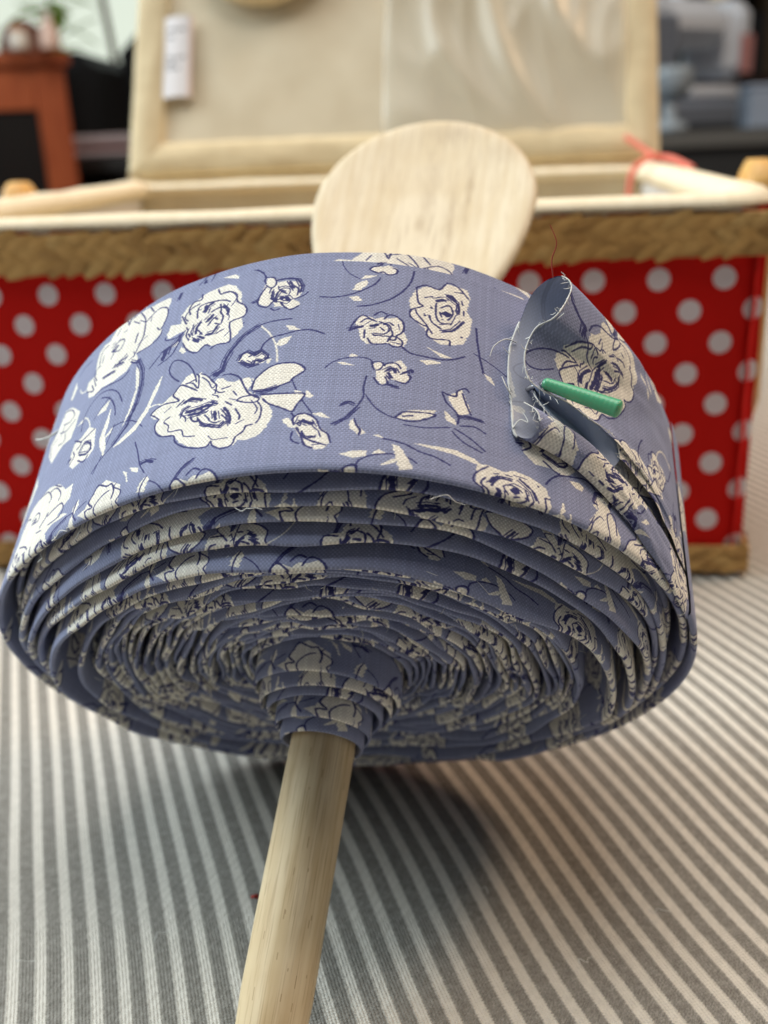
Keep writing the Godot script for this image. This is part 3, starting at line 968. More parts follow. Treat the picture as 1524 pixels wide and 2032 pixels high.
# ---------------------------------------------------------------- the surface below
func setting() -> void:
	var floor_mat := plain("floor_boards", Color.WHITE, 0.5)
	floor_mat.albedo_texture = wood_tex(61, Color8(150, 112, 78), Color8(128, 92, 62), Color8(92, 64, 42), 256, 512, 60)
	floor_mat.uv1_scale = Vector3(2.0, 2.0, 1.0)
	var b := Bag.new()
	b.flat([Vector3(-4, -0.74, 1.5), Vector3(4, -0.74, 1.5), Vector3(4, -0.74, -4.6), Vector3(-4, -0.74, -4.6)], [Vector2(0, 0), Vector2(4, 0), Vector2(4, 3), Vector2(0, 3)])
	struct("floor", b.mesh(), floor_mat)
	var wall := plain("wall_paint", Color(0.80, 0.84, 0.80), 0.9)
	b = Bag.new()
	b.box(Vector3(-4, -0.74, -4.7), Vector3(4, 1.9, -4.6), 0.002)
	struct("wall", b.mesh(), wall)

	var t := thing("table", "wooden dining table hidden under the striped cloth", "table", Vector3(0, -0.74, -0.35))
	var tm := plain("table_wood", Color(0.42, 0.30, 0.20), 0.5)
	part("table_top", boxes([[Vector3(-0.7, 0.708, -0.5), Vector3(0.7, 0.7385, 0.42)]]), tm, t)
	for x in [-0.62, 0.62]:
		for z in [-0.43, 0.35]:
			part("leg", boxes([[Vector3(x - 0.03, 0, z - 0.03), Vector3(x + 0.03, 0.7075, z + 0.03)]]), tm, t)

	# the cloth: a soft sheet with stripes 17.5 degrees off the view
	var nx := 150
	var nz := 150
	var pts := PackedVector3Array()
	var uv := PackedVector2Array()
	var turn := deg_to_rad(17.5)
	for j in nz + 1:
		# rows crowd together near the roll
		var fz := float(j) / nz
		var z := lerpf(0.05, -0.852, pow(fz, 1.3))
		for i in nx + 1:
			var s := float(i) / nx * 2.0 - 1.0
			var x := 0.72 * (0.4 * s + 0.6 * s * s * s)
			var p := Vector2(x, z) * 1000.0
			var y := wob.get_noise_2d(p.x * 0.012, p.y * 0.012) * 0.7 + wob.get_noise_2d(p.x * 0.05 + 9.0, p.y * 0.05) * 0.12
			var near := clampf(1.0 - Vector2(p.x + 5.0, p.y + 150.0).length() / 40.0, 0.0, 1.0)
			pts.append(Vector3(x, (y - 0.75 * (1.0 - near * 0.3)) * MM, z))
			var across := p.x * cos(turn) - p.y * sin(turn)
			var along := p.x * sin(turn) + p.y * cos(turn)
			across += wob.get_noise_2d(across * 0.006 + 40.0, along * 0.012) * 1.3 + 0.004 * (along + 90.0) * clampf(across / 40.0, -1.0, 1.0)
			uv.append(Vector2((across + 1.08) / 28.96 + 0.0625, along / 28.96))
	b = Bag.new()
	b.sheet(pts, uv, nz + 1, nx + 1)
	var cloth := thing("tablecloth", "grey and ivory striped woven tablecloth under everything", "tablecloth", Vector3.ZERO)
	part("cloth_sheet", b.mesh(), mats.tablecloth, cloth)


# ---------------------------------------------------------------- the sewing box
const BOX_W := 211.0
const BOX_D := 188.0
const BOX_H := 86.5

func sewing_box() -> void:
	var box := thing("sewing_box", "open sewing box in red dotted cotton with straw braid trim and cream lined lid", "sewing box", Vector3(0.087, 0.0, -0.2252))
	box.basis = Basis(Vector3(0.9916, 0, 0.1292), Vector3.UP, Vector3(-0.1292, 0, 0.9916)).orthonormalized()
	# local axes in metres: x from the near right corner to the left is negative, -z goes back
	var w := BOX_W * MM
	var d := BOX_D * MM
	var h := BOX_H * MM
	var t := 0.006
	var puff := 0.0012
	# padded cloth walls, gently bowed
	for side in 4:
		var from: Vector3 = [Vector3(-w, 0, 0), Vector3(0, 0, 0), Vector3(0, 0, -d), Vector3(-w, 0, -d)][side]
		var to: Vector3 = [Vector3(0, 0, 0), Vector3(0, 0, -d), Vector3(-w, 0, -d), Vector3(-w, 0, 0)][side]
		var out: Vector3 = [Vector3.BACK, Vector3.RIGHT, Vector3.FORWARD, Vector3.LEFT][side]
		var pts := PackedVector3Array()
		var uv := PackedVector2Array()
		var l := from.distance_to(to)
		for a in 17:
			for c in 33:
				var fx := c / 32.0
				var y := 0.001 + (h - 0.001) * a / 16.0
				# rounded upright corners
				var edge := minf(fx, 1.0 - fx) * l
				var inset := 0.003 * pow(clampf(1.0 - edge / 0.004, 0.0, 1.0), 2.0)
				var bow := puff * sin(PI * a / 16.0) * pow(sin(PI * fx), 0.3) + 0.0004 * wob.get_noise_2d(fx * l * 70.0 + side * 9.0, y * 90.0)
				pts.append(from.lerp(to, fx) + out * (bow - inset) + Vector3(0, y, 0))
				var run: float = [0.0, w, w + d, w + w + d][side] + fx * l
				uv.append(Vector2(run / 0.0143 + 0.152, -y / 0.0143 + 0.236))
		var b := Bag.new()
		b.sheet(pts, uv, 17, 33)
		part("wall_panel", b.mesh(), mats.dotted_red_cotton, box)
	part("box_bottom", boxes([[Vector3(-w + t, 0.0012, -d + t), Vector3(-t, 0.004, -t)]]), mats.beige_lining, box)
	# lining inside
	for q in [[Vector3(-w + 0.002, 0.005, -d + t + 0.002), Vector3(-w + t, h, -t - 0.002)], [Vector3(-t, 0.005, -d + t + 0.002), Vector3(-0.002, h, -t - 0.002)]]:
		part("end_lining", boxes([q], 0.0006), mats.white_lining, box)
	for q in [[Vector3(-w + 0.002, 0.005, -d + 0.002), Vector3(-0.002, h, -d + t)], [Vector3(-w + 0.002, 0.005, -t), Vector3(-0.002, h, -0.002)]]:
		part("long_lining", boxes([q], 0.0006), mats.grey_lining, box)
	# padded cream rim: a soft rounded bolster round the top
	var rim_pts := PackedVector3Array()
	var rim_uv := PackedVector2Array()
	var path := rounded_path(-w + 0.0042, -0.0042, -d + 0.0042, -0.0034, 0.0062, 10)
	var sides := 14
	for k in path.size() + 1:
		var p: Vector3 = path[k % path.size()]
		var nx: Vector3 = path[(k + 1) % path.size()]
		var pv: Vector3 = path[(k - 1 + path.size()) % path.size()]
		var dir := (nx - pv).normalized()
		var out := dir.cross(Vector3.UP).normalized()
		var wide := 0.0048 + 0.0010 * dir.z * dir.z + 0.0006 * wob.get_noise_2d(p.x * 60.0, p.z * 60.0)
		var high := 0.0021 + 0.0016 * dir.z * dir.z + 0.0004 * wob.get_noise_2d(p.x * 90.0, p.z * 90.0 + 7.0)
		for s in sides + 1:
			var a := TAU * s / sides
			rim_pts.append(p + Vector3(0, h + 0.0006, 0) + out * cos(a) * wide + Vector3(0, sin(a) * high, 0))
			rim_uv.append(Vector2(float(s) / sides, k * 0.1))
	var rb := Bag.new()
	rb.sheet(rim_pts, rim_uv, path.size() + 1, sides + 1, false, true)
	part("padded_rim", rb.mesh(), mats.cream_cotton, box)
	# plaited straw round the top and the foot
	braid(box, "top_braid", 0.0760, 0.0094, w, d, 0.0012)
	braid(box, "base_braid", 0.0004, 0.0068, w, d, 0.0012)
	# wooden handle stubs, rounded on top, screwed to the two ends
	for e in [[0.0026, -0.046], [-w - 0.0026 - 0.007, -0.098]]:
		var b := Bag.new()
		var front := []
		for k in 25:
			var a := PI * k / 24.0
			front.append(Vector3(cos(a) * 0.0095, 0.086 + sin(a) * 0.0085, 0))
		front.append(Vector3(-0.0095, 0.03, 0))
		front.append(Vector3(0.0095, 0.03, 0))
		var n := front.size()
		var sh := PackedVector3Array()
		var su := PackedVector2Array()
		for r in [[0.0, 0.9], [0.0012, 1.0], [0.0058, 1.0], [0.007, 0.9]]:
			for q in front:
				var c := Vector3(0, 0.07, 0)
				var v: Vector3 = c + (q - c) * r[1]
				sh.append(Vector3(e[0] + r[0], v.y, e[1] + v.x))
				su.append(Vector2(v.x * 30.0, v.y * 12.0))
		b.sheet(sh, su, 4, n, true)
		for r in [0, 3]:
			var ring := []
			for k in n:
				ring.append(sh[r * n + k])
			if r == 0:
				ring.reverse()
			var mid := Vector3(ring[0].x, 0.06, e[1])
			for k in n:
				b.flat([mid, ring[k], ring[(k + 1) % n]], [Vector2(0, 0.7), Vector2((ring[k].z - e[1]) * 30.0, ring[k].y * 12.0), Vector2((ring[(k + 1) % n].z - e[1]) * 30.0, ring[(k + 1) % n].y * 12.0)])
		part("handle_stub", b.mesh(), mats.handle_wood, box)
	box_lid(box, w, d, h)
	# the cord that stays the lid, slack over the rim
	var cord := curve([Vector3(-0.012, h + 0.013, -d + 0.001), Vector3(-0.004, h + 0.0068, -d + 0.012), Vector3(-0.0035, h + 0.0061, -d + 0.035), Vector3(-0.0015, h + 0.0058, -d + 0.052), Vector3(0.003, h + 0.003, -d + 0.066)], 8)
	part("lid_cord", wire(cord, 0.0011, 1, 8), mats.coral_cord, box)
	cord = curve([Vector3(-0.0035, h + 0.0063, -d + 0.036), Vector3(-0.010, h + 0.0058, -d + 0.046), Vector3(-0.0155, h + 0.001, -d + 0.055), Vector3(-0.0165, h - 0.012, -d + 0.058)], 8)
	part("lid_cord", wire(cord, 0.0011, 1, 8), mats.coral_cord, box)


func rounded_path(x0: float, x1: float, z0: float, z1: float, r: float, straight: int) -> Array:
	var out := []
	var corners := [[Vector3(x1 - r, 0, z1 - r), 90.0], [Vector3(x1 - r, 0, z0 + r), 0.0], [Vector3(x0 + r, 0, z0 + r), -90.0], [Vector3(x0 + r, 0, z1 - r), -180.0]]
	for k in 4:
		var c: Array = corners[k]
		for s in 7:
			var a := deg_to_rad(c[1] - 15.0 * s)
			out.append(c[0] + Vector3(cos(a), 0, sin(a)) * r)
		var a2 := deg_to_rad(c[1] - 90.0)
		var from: Vector3 = out[-1]
		var nxt: Array = corners[(k + 1) % 4]
		var to: Vector3 = nxt[0] + Vector3(cos(a2), 0, sin(a2)) * r
		for s in range(1, straight):
			out.append(from.lerp(to, float(s) / straight))
	return out


## a flat plait of straw: two rows of slanting strands that pass under each other, on a backing band
func braid(box: Node3D, called: String, y0: float, high: float, w: float, d: float, out: float) -> void:
	var b := Bag.new()
	b.box(Vector3(-w - out, y0, -d), Vector3(out, y0 + high, out), 0.0008)
	var band := Bag.new()
	for q in [[Vector3(-w - out, y0, 0), Vector3(out, y0 + high, out)], [Vector3(-w - out, y0, -d), Vector3(-w, y0 + high, 0)], [Vector3(0, y0, -d), Vector3(out, y0 + high, 0)]]:
		band.box(q[0], q[1], 0.0003)
	var root := part(called, band.mesh(), mats.straw_olive, box)
	var strands := []
	for v in 3:
		var s := Bag.new()
		var pts := PackedVector3Array()
		var uv := PackedVector2Array()
		var l := high * (0.78 + 0.12 * v)
		for a in 7:
			var f := a / 6.0
			var wide := high * (0.135 + 0.025 * v) * (0.45 + 0.55 * sin(PI * f))
			for c in 5:
				var g := c / 4.0 * 2.0 - 1.0
				pts.append(Vector3((f - 0.5) * l, g * wide, 0.00042 * sin(PI * f) * (1.0 - g * g * 0.5) + 0.0002))
				uv.append(Vector2(c / 4.0, f * 0.5 + v * 0.3))
		s.sheet(pts, uv, 7, 5, false, true)
		strands.append(s.mesh())
	var step := 0.0047
	for side in 3:
		var l: float = [w, d, d][side]
		var gap := step if side == 0 else 0.0095
		var n := int(l / gap)
		for k in n:
			for row in 3:
				var x := (k + 0.5 + 0.5 * (row % 2)) * gap
				if x > l - 0.003:
					continue
				var y := y0 + high * (0.2 + 0.3 * row) + rng.randf_range(-0.0006, 0.0006)
				var tilt := deg_to_rad((24.0 if row % 2 == 0 else -24.0) + rng.randf_range(-14, 14))
				var o := part("straw_strand", strands[rng.randi() % 3], [mats.straw, mats.straw, mats.straw_pale, mats.straw_olive][rng.randi() % 4], root)
				var face := Basis(Vector3.UP, [0.0, PI / 2, -PI / 2][side])
				o.position = [Vector3(-x, y, out + 0.0001), Vector3(out + 0.0001, y, -x), Vector3(-w - out - 0.0001, y, -x)][side]
				o.basis = face * Basis(Vector3.BACK, tilt)


func box_lid(box: Node3D, w: float, d: float, h: float) -> void:
	var lid := Node3D.new()
	lid.name = "lid"
	box.add_child(lid, true)
	lid.position = Vector3(-w / 2.0, h + 0.0045, -d - 0.002)
	lid.basis = Basis(Vector3.RIGHT, deg_to_rad(-28.0))
	# local: x across, y up the lid, z towards the viewer
	var hw := w / 2.0 + 0.0015
	var top := d
	var frame := Bag.new()
	var border := 0.0145
	# soft padded border of four bolsters, mitred by overlap
	for q in [[Vector3(-hw, 0, 0), Vector3(-hw, top, 0), Vector3(1, 0, 0)], [Vector3(hw, 0, 0), Vector3(hw, top, 0), Vector3(-1, 0, 0)], [Vector3(-hw, 0, 0), Vector3(hw, 0, 0), Vector3(0, 1, 0)], [Vector3(-hw, top, 0), Vector3(hw, top, 0), Vector3(0, -1, 0)]]:
		var pts := PackedVector3Array()
		var uv := PackedVector2Array()
		var inw: Vector3 = q[2]
		for a in 25:
			var f := a / 24.0
			var c: Vector3 = q[0].lerp(q[1], f)
			# the ends are cut at 45 degrees so that the four meet in mitres
			for s in 13:
				var g := PI * s / 12.0
				var x := border * (0.5 - 0.5 * cos(g))
				var z := 0.0042 * pow(sin(g), 0.6) + 0.0005 * wob.get_noise_2d(c.x * 70.0 + c.y * 50.0, s * 0.2)
				var along: Vector3 = (q[1] - q[0]).normalized()
				var cut := clampf(x, 0.0, border)
				var run: float = f * q[0].distance_to(q[1])
				run = clampf(run, cut, q[0].distance_to(q[1]) - cut)
				pts.append(q[0] + along * run + inw * x + Vector3(0, 0, z))
				uv.append(Vector2(x * 40.0, run * 40.0))
		frame.sheet(pts, uv, 25, 13, false, q[2] == Vector3(-1, 0, 0) or q[2] == Vector3(0, 1, 0))
	part("padded_border", frame.mesh(), mats.beige_lining, lid)
	part("lid_shell", boxes([[Vector3(-hw, 0.006, -0.012), Vector3(hw, top, -0.0012)]], 0.003), mats.dotted_red_cotton, lid)
	part("hinge_tape", boxes([[Vector3(-hw + 0.001, -0.0035, -0.011), Vector3(hw - 0.001, 0.0055, 0.0005)]], 0.002), mats.beige_lining, lid)
	# the lining panel, a shallow cushion
	var pts := PackedVector3Array()
	var uv := PackedVector2Array()
	for a in 25:
		for c in 25:
			var fx := c / 24.0
			var fy := a / 24.0
			var z := 0.0006 + 0.0012 * pow(sin(PI * fx) * sin(PI * fy), 0.5) + 0.0005 * wob.get_noise_2d(fx * 5.0, fy * 4.0)
			pts.append(Vector3(lerpf(-hw + border - 0.002, hw - border + 0.002, fx), lerpf(border - 0.002, top - border + 0.002, fy), z))
			uv.append(Vector2(fx, fy))
	var b := Bag.new()
	b.sheet(pts, uv, 25, 25)
	part("lining_panel", b.mesh(), mats.grey_lining, lid)
	# clear vinyl pocket, ruffled along its mouth
	pts = PackedVector3Array()
	uv = PackedVector2Array()
	var x0 := -0.0015
	var x1 := hw - border + 0.003
	for a in 41:
		var fy := a / 40.0
		for c in 73:
			var fx := c / 72.0
			var p := Vector2(fx * 2.6 + 0.7 * sin(fy * 2.4 + 0.6), fy * 1.4 + fx * 0.6)
			var crease := pow(1.0 - absf(wob.get_noise_2d(p.x * 0.85 + 3.0, p.y * 0.7)), 2.2) + 0.35 * pow(1.0 - absf(wob.get_noise_2d(p.x * 1.5 + 30.0, p.y * 0.9 + 8.0)), 2.5)
			var z := 0.0028 + (0.0005 + 0.0125 * pow(fy, 0.7)) * crease * pow(sin(PI * clampf(fx, 0.0, 1.0)), 0.4)
			pts.append(Vector3(lerpf(x0, x1, fx), lerpf(border - 0.004, 0.125, fy), z))
			uv.append(Vector2(fx, fy))
	b = Bag.new()
	b.sheet(pts, uv, 41, 73)
	part("clear_pocket", b.mesh(), mats.clear_vinyl, lid)
	# the woven label sewn in at the left border
	pts = PackedVector3Array()
	uv = PackedVector2Array()
	for a in 9:
		for c in 5:
			pts.append(Vector3(-hw + border - 0.001 + 0.0125 * c / 4.0 - 0.0008 * a / 8.0, 0.033 + 0.036 * a / 8.0, 0.003 + 0.0012 * sin(PI * c / 4.0) + 0.0006 * c / 4.0))
			uv.append(Vector2(c / 4.0, 1.0 - a / 8.0))
	b = Bag.new()
	b.sheet(pts, uv, 9, 5)
	part("care_label", b.mesh(), mats.care_label, lid)
	# round pincushion sewn to the lining
	b = Bag.new()
	var prof := []
	for k in 12:
		var a := -0.25 + (PI / 2 + 0.25) * k / 11.0
		prof.append(Vector2(0.031 * cos(a) if k < 11 else 0.0001, 0.0045 + 0.0085 * sin(a)))
	b.lathe(prof, 40, Vector3(0, 0, 0), Basis(Vector3.RIGHT, PI / 2))
	part("pincushion", b.mesh(), mats.beige_lining, lid, Vector3(-0.052, 0.101, 0.002))


# ---------------------------------------------------------------- the spoon
func wooden_spoon() -> void:
	var d := SPOON_DIR.normalized()
	var right := d.cross(Vector3.UP).normalized()
	var up := right.cross(d)            # the bowl opens this way
	var tip := SPOON_A - d * 6.4
	var root := thing("wooden_spoon", "pale wooden spoon with the fabric roll wound on its handle", "spoon", tip * MM)
	var b := Bag.new()
	var pts := PackedVector3Array()
	var uv := PackedVector2Array()
	var sides := 28
	var rows := 60
	for k in rows + 1:
		var s := 118.0 * k / rows
		var r := table_at([[0.0, 1.6], [0.5, 2.9], [1.4, 3.7], [3.0, 4.15], [8.0, 4.4], [60.0, 4.3], [118.0, 4.6]], s)
		for c in sides + 1:
			var a := TAU * c / sides
			var q := r * (1.0 + 0.018 * wob.get_noise_3d(cos(a) * 1.5, sin(a) * 1.5, s * 0.03))
			pts.append((d * s + (right * cos(a) + up * sin(a)) * q) * MM)
			uv.append(Vector2(float(c) / sides, s / 118.0))
	b.sheet(pts, uv, rows + 1, sides + 1)
	var end := []
	for c in sides:
		end.append(pts[c])
	end.reverse()
	b.flat(end)
	part("handle", b.mesh(), mats.spoon_handle_wood, root)
	# the bowl: an egg-shaped shallow dish, 44 mm across, with a rounded lip
	b = Bag.new()
	var mid := 149.0
	var n := 64
	var rings := [[0.0, -0.7], [0.25, -0.68], [0.5, -0.5], [0.7, -0.2], [0.84, 0.15], [0.92, 0.3], [0.965, 0.22], [0.988, -0.1], [1.0, -0.7], [0.99, -1.4], [0.95, -2.1], [0.8, -3.4], [0.6, -4.9], [0.3, -6.0], [0.0, -6.3]]
	pts = PackedVector3Array()
	uv = PackedVector2Array()
	for q in rings:
		for c in n + 1:
			var a := TAU * c / n
			var far := sin(a) > 0.0
			var x: float = cos(a) * 21.9 * q[0] * (1.0 - 0.10 * clampf(-sin(a), 0.0, 1.0))
			var y: float = sin(a) * (24.4 if far else 37.0) * q[0]
			pts.append((d * (mid + y) + right * x + up * q[1]) * MM)
			uv.append(Vector2(0.5 + x / 48.0, (y + 38.0) / 64.0))
	b.sheet(pts, uv, rings.size(), n + 1, false, true)
	part("bowl", b.mesh(), mats.spoon_bowl_wood, root)


# ---------------------------------------------------------------- the roll
const OUT_FRONT := [46.49, 46.75, 46.93, 47.09, 47.25, 47.38, 47.51, 47.63, 47.72, 47.78, 47.79, 47.77, 47.69, 47.56, 47.38, 47.12, 46.73, 46.24, 45.73, 45.23, 44.75, 44.30, 43.90, 43.57, 43.36, 43.27, 43.28, 43.44, 43.81, 44.36, 44.99, 45.66, 46.36, 47.08, 47.81, 48.48, 49.03, 49.45, 49.80, 50.09, 50.28, 50.34, 50.31, 50.18, 49.92, 49.56, 49.08, 48.39, 47.48, 46.46, 45.45, 44.48, 43.54, 42.68, 41.99, 41.50, 41.12, 40.87, 40.84, 41.05, 41.41, 41.83, 42.28, 42.74, 43.21, 43.64, 44.05, 44.43, 44.83, 45.25, 45.70, 46.13]
const OUT_BACK := [46.50, 46.62, 46.67, 46.70, 46.73, 46.76, 46.79, 46.80, 46.80, 46.80, 46.80, 46.81, 46.83, 46.90, 46.98, 46.99, 46.89, 46.72, 46.49, 46.20, 45.87, 45.53, 45.26, 45.09, 45.00, 44.94, 44.89, 44.91, 45.05, 45.29, 45.59, 45.92, 46.32, 46.77, 47.23, 47.67, 48.04, 48.32, 48.57, 48.78, 48.93, 48.99, 48.98, 48.90, 48.70, 48.43, 48.05, 47.49, 46.73, 45.87, 45.01, 44.17, 43.34, 42.59, 41.96, 41.49, 41.12, 40.87, 40.84, 41.05, 41.41, 41.83, 42.28, 42.75, 43.23, 43.74, 44.28, 44.82, 45.30, 45.68, 46.00, 46.28]
const END_ANGLE := 57.0      # where the strip's loose end lies, degrees round the roll
const JOIN := 20.0           # where the loose end leaves the roll
const TURNS := 36.4
## turn from the outside: how far in, and how far the near edge stands back (+) or forward (-), millimetres
const INSET := [[0, -1.0], [1, 0.0], [2, 1.9], [3, 2.7], [4, 3.6], [5, 5.0], [6, 6.8], [7, 8.8], [8, 13.2], [9, 14.1], [13, 17.4], [14, 18.9], [22, 26.2], [23, 27.4], [31, 34.9], [32, 36.2], [33, 37.2], [34, 38.4], [35, 39.8], [36.4, 41.0]]
const STAND := [[0, 0.0], [1, 0.0], [1.5, 3.4], [2, 3.9], [2.4, 2.4], [3, -0.7], [4, -1.5], [5, -3.2], [6, -4.4], [7, -6.6], [8, -3.4], [9, -4.2], [12, -2.4], [15, -3.2], [19, -1.6], [23, -2.6], [28, -1.4], [31, -1.8], [32, -6.4], [33, -7.6], [34, -8.4], [35, -11.0], [36.4, -13.2]]


func outline(list: Array, deg: float) -> float:
	var x := fposmod(deg, 360.0) / 5.0
	var i := int(floor(x))
	return cubic_interpolate(list[i % 72], list[(i + 1) % 72], list[(i + 71) % 72], list[(i + 2) % 72], x - i)


func roll_point(deg: float, wide: float, off: float, shift := Vector2.ZERO) -> Vector3:  # from the roll's own origin, mm; off: distance from the axis
	var a := deg_to_rad(deg)
	return ROLL_AXIS * wide + ROLL_X * (cos(a) * off + shift.x) + ROLL_Y * (sin(a) * off + shift.y)


func outer_radius(deg: float, wide: float) -> float:
	return lerpf(outline(OUT_FRONT, deg), outline(OUT_BACK, deg), clampf(wide / 32.0, -0.2, 1.2))


func cloth_uv(u: float, v: float) -> Vector2:
	return Vector2((u - 190.0) / PRINT_MM.x, v / PRINT_MM.y)


func fabric_roll() -> void:
	var root := thing("fabric_strip_roll", "roll of folded blue cotton strip printed with white roses wound on the spoon handle", "fabric roll", ROLL_AT * MM)
	# profile across the strip: outer ply back to front, the fold, inner ply front to back: [mm from the fold, side, bulge]
	var prof := [[29.8, 1.0], [24.0, 1.0], [16.0, 1.0], [8.0, 1.0], [3.0, 1.05], [1.0, 1.0], [0.3, 0.75], [0.0, 0.0], [0.3, -0.75], [1.0, -1.0], [3.0, -1.05], [10.0, -1.0], [20.0, -1.0], [29.8, -1.0]]
	var np := prof.size()
	# three runs of the one strip, so that the outermost turn and the core can be told apart
	var runs := [["outer_turn", (END_ANGLE - JOIN) / 360.0, 1.25], ["wound_layers", 1.25, 31.6], ["core_wrap", 31.6, TURNS]]
	var u := 0.0
	var last := Vector3.INF
	u = (END_ANGLE - JOIN) / 360.0 * TAU * 46.8
	for run in runs:
		var pts := PackedVector3Array()
		var uv := PackedVector2Array()
		var steps := int((run[2] - run[1]) * (150 if run[1] < 12.0 else 90))
		for k in steps + 1:
			var psi: float = lerpf(run[1], run[2], float(k) / steps)
			var deg := END_ANGLE - 360.0 * psi
			var inset := table_at(INSET, psi)
			var a := deg_to_rad(deg)
			var deep := clampf(inset / 41.0, 0.0, 1.0)
			var settle := clampf((psi - 1.0) / 2.0, 0.0, 1.0) * (1.0 - smoothstep(0.72, 0.9, deep))
			var wild := lerpf(0.3, 1.0, smoothstep(7.0, 11.0, psi))
			var wave := wild * wob.get_noise_3d(cos(a) * 1.6, sin(a) * 1.6, psi * 0.10) * 1.0 + wild * wob.get_noise_3d(cos(a) * 4.0 + 5.0, sin(a) * 4.0, psi * 0.22) * 0.3
			var low := clampf(-sin(a), 0.0, 1.0) * clampf((psi - 2.0) / 2.0, 0.0, 1.0) * clampf((31.0 - psi) / 4.0, 0.0, 1.0)
			var stand := table_at(STAND, psi) * (1.0 - 0.6 * low) + wob.get_noise_3d(cos(a) * 1.3 + 9.0, sin(a) * 1.3, psi * 1.1) * 1.15 * settle + wob.get_noise_3d(cos(a) * 3.0, sin(a) * 3.0 + 5.0, psi * 1.7) * 0.4 * settle
			var fade := 1.0 - deep
			var shift := Vector2(-1.0, 0.0) * smoothstep(0.2, 1.0, deep)
			var lean := wob.get_noise_3d(cos(a) * 1.2 + 20.0, sin(a) * 1.2, psi * 0.5) * 0.5 * settle
			var mid := roll_point(deg, stand + 15.0, 46.0 - inset, shift)
			if last != Vector3.INF and k > 0:
				u += mid.distance_to(last)
			last = mid
			for q in prof:
				var x: float = q[0] + stand
				var full := lerpf(outline(OUT_FRONT, deg), outline(OUT_BACK, deg), clampf(x / 32.0, -0.2, 1.1))
				var thick: float = lerpf(0.40, 0.26, clampf((psi - 7.0) / 3.0, 0.0, 1.0)) + 0.08 * exp(-q[0] * 0.5) + 0.06 * wob.get_noise_2d(psi * 9.0, q[0] * 0.1)
				var off: float = 46.0 - inset + (full - 46.0) * fade + wave * settle + lean * (1.0 - q[0] / 15.0) + q[1] * thick
				pts.append(roll_point(deg, x, off, shift) * MM)
				uv.append(cloth_uv(u, q[0] if q[1] >= 0.0 else -q[0]))
		var b := Bag.new()
		b.sheet(pts, uv, steps + 1, np)
		part(run[0], b.mesh(), mats.floral_cotton, root)
	loose_end(root)


## the end of the strip: angle, place across, lift above the roll at the raw edge; place across and lift where it lies down again
const END_RING := [[59.2, 11.9, 2.2, 5.5, 1.0], [58.1, 10.7, 3.0, 4.0, 1.0], [57.6, 9.5, 3.1, 2.6, 1.05], [57.4, 8.5, 2.6, 1.2, 1.0], [57.9, 7.7, 1.5, 0.3, 0.8], [59.5, 8.4, 0.7, 0.0, 0.45], [59.9, 12.5, 0.6, 4.0, 0.25], [60.4, 16.2, 0.6, 11.0, 0.25], [60.3, 20.7, 0.8, 18.0, 0.25], [59.4, 24.4, 1.6, 23.0, 0.25], [58.8, 27.5, 3.2, 27.0, 0.25], [57.7, 28.9, 5.2, 29.0, 0.35], [56.5, 28.9, 6.6, 29.7, 0.6], [55.6, 27.4, 7.2, 29.7, 0.95], [56.2, 24.8, 7.0, 28.0, 1.0], [57.5, 22.1, 6.2, 25.5, 1.0], [59.1, 21.0, 4.6, 23.0, 1.0], [59.7, 18.2, 3.2, 19.0, 1.0], [58.9, 15.4, 2.6, 14.0, 1.0], [56.9, 14.0, 2.8, 12.5, 1.0], [53.5, 13.6, 3.1, 11.0, 1.0], [49.4, 13.0, 2.9, 9.3, 1.0], [44.0, 13.3, 2.2, 7.8, 1.0], [42.2, 11.4, 1.6, 6.4, 1.0]]
const SEAM := [
	[[58.6, 15.4, 2.45], [56.9, 14.0, 2.65], [53.4, 13.6, 2.95], [49.3, 13.0, 2.75], [43.9, 13.3, 2.05], [41.9, 11.5, 1.45]],
	[[57.2, 15.6, 1.2], [54.9, 14.3, 0.9], [50.7, 13.2, 0.8], [47.3, 11.9, 0.8], [44.4, 10.7, 0.9], [43.0, 9.9, 1.0]],
	[[57.5, 14.2, 1.8], [56.9, 12.7, 2.2], [54.6, 10.8, 2.2], [52.3, 9.6, 2.1], [49.7, 8.3, 1.9], [47.3, 7.1, 1.6]],
]

func lifted(q: Vector3) -> Vector3:  # (angle, place across, lift) to a point, mm
	return roll_point(q.x, q.y, outer_radius(q.x, q.y) + q.z)


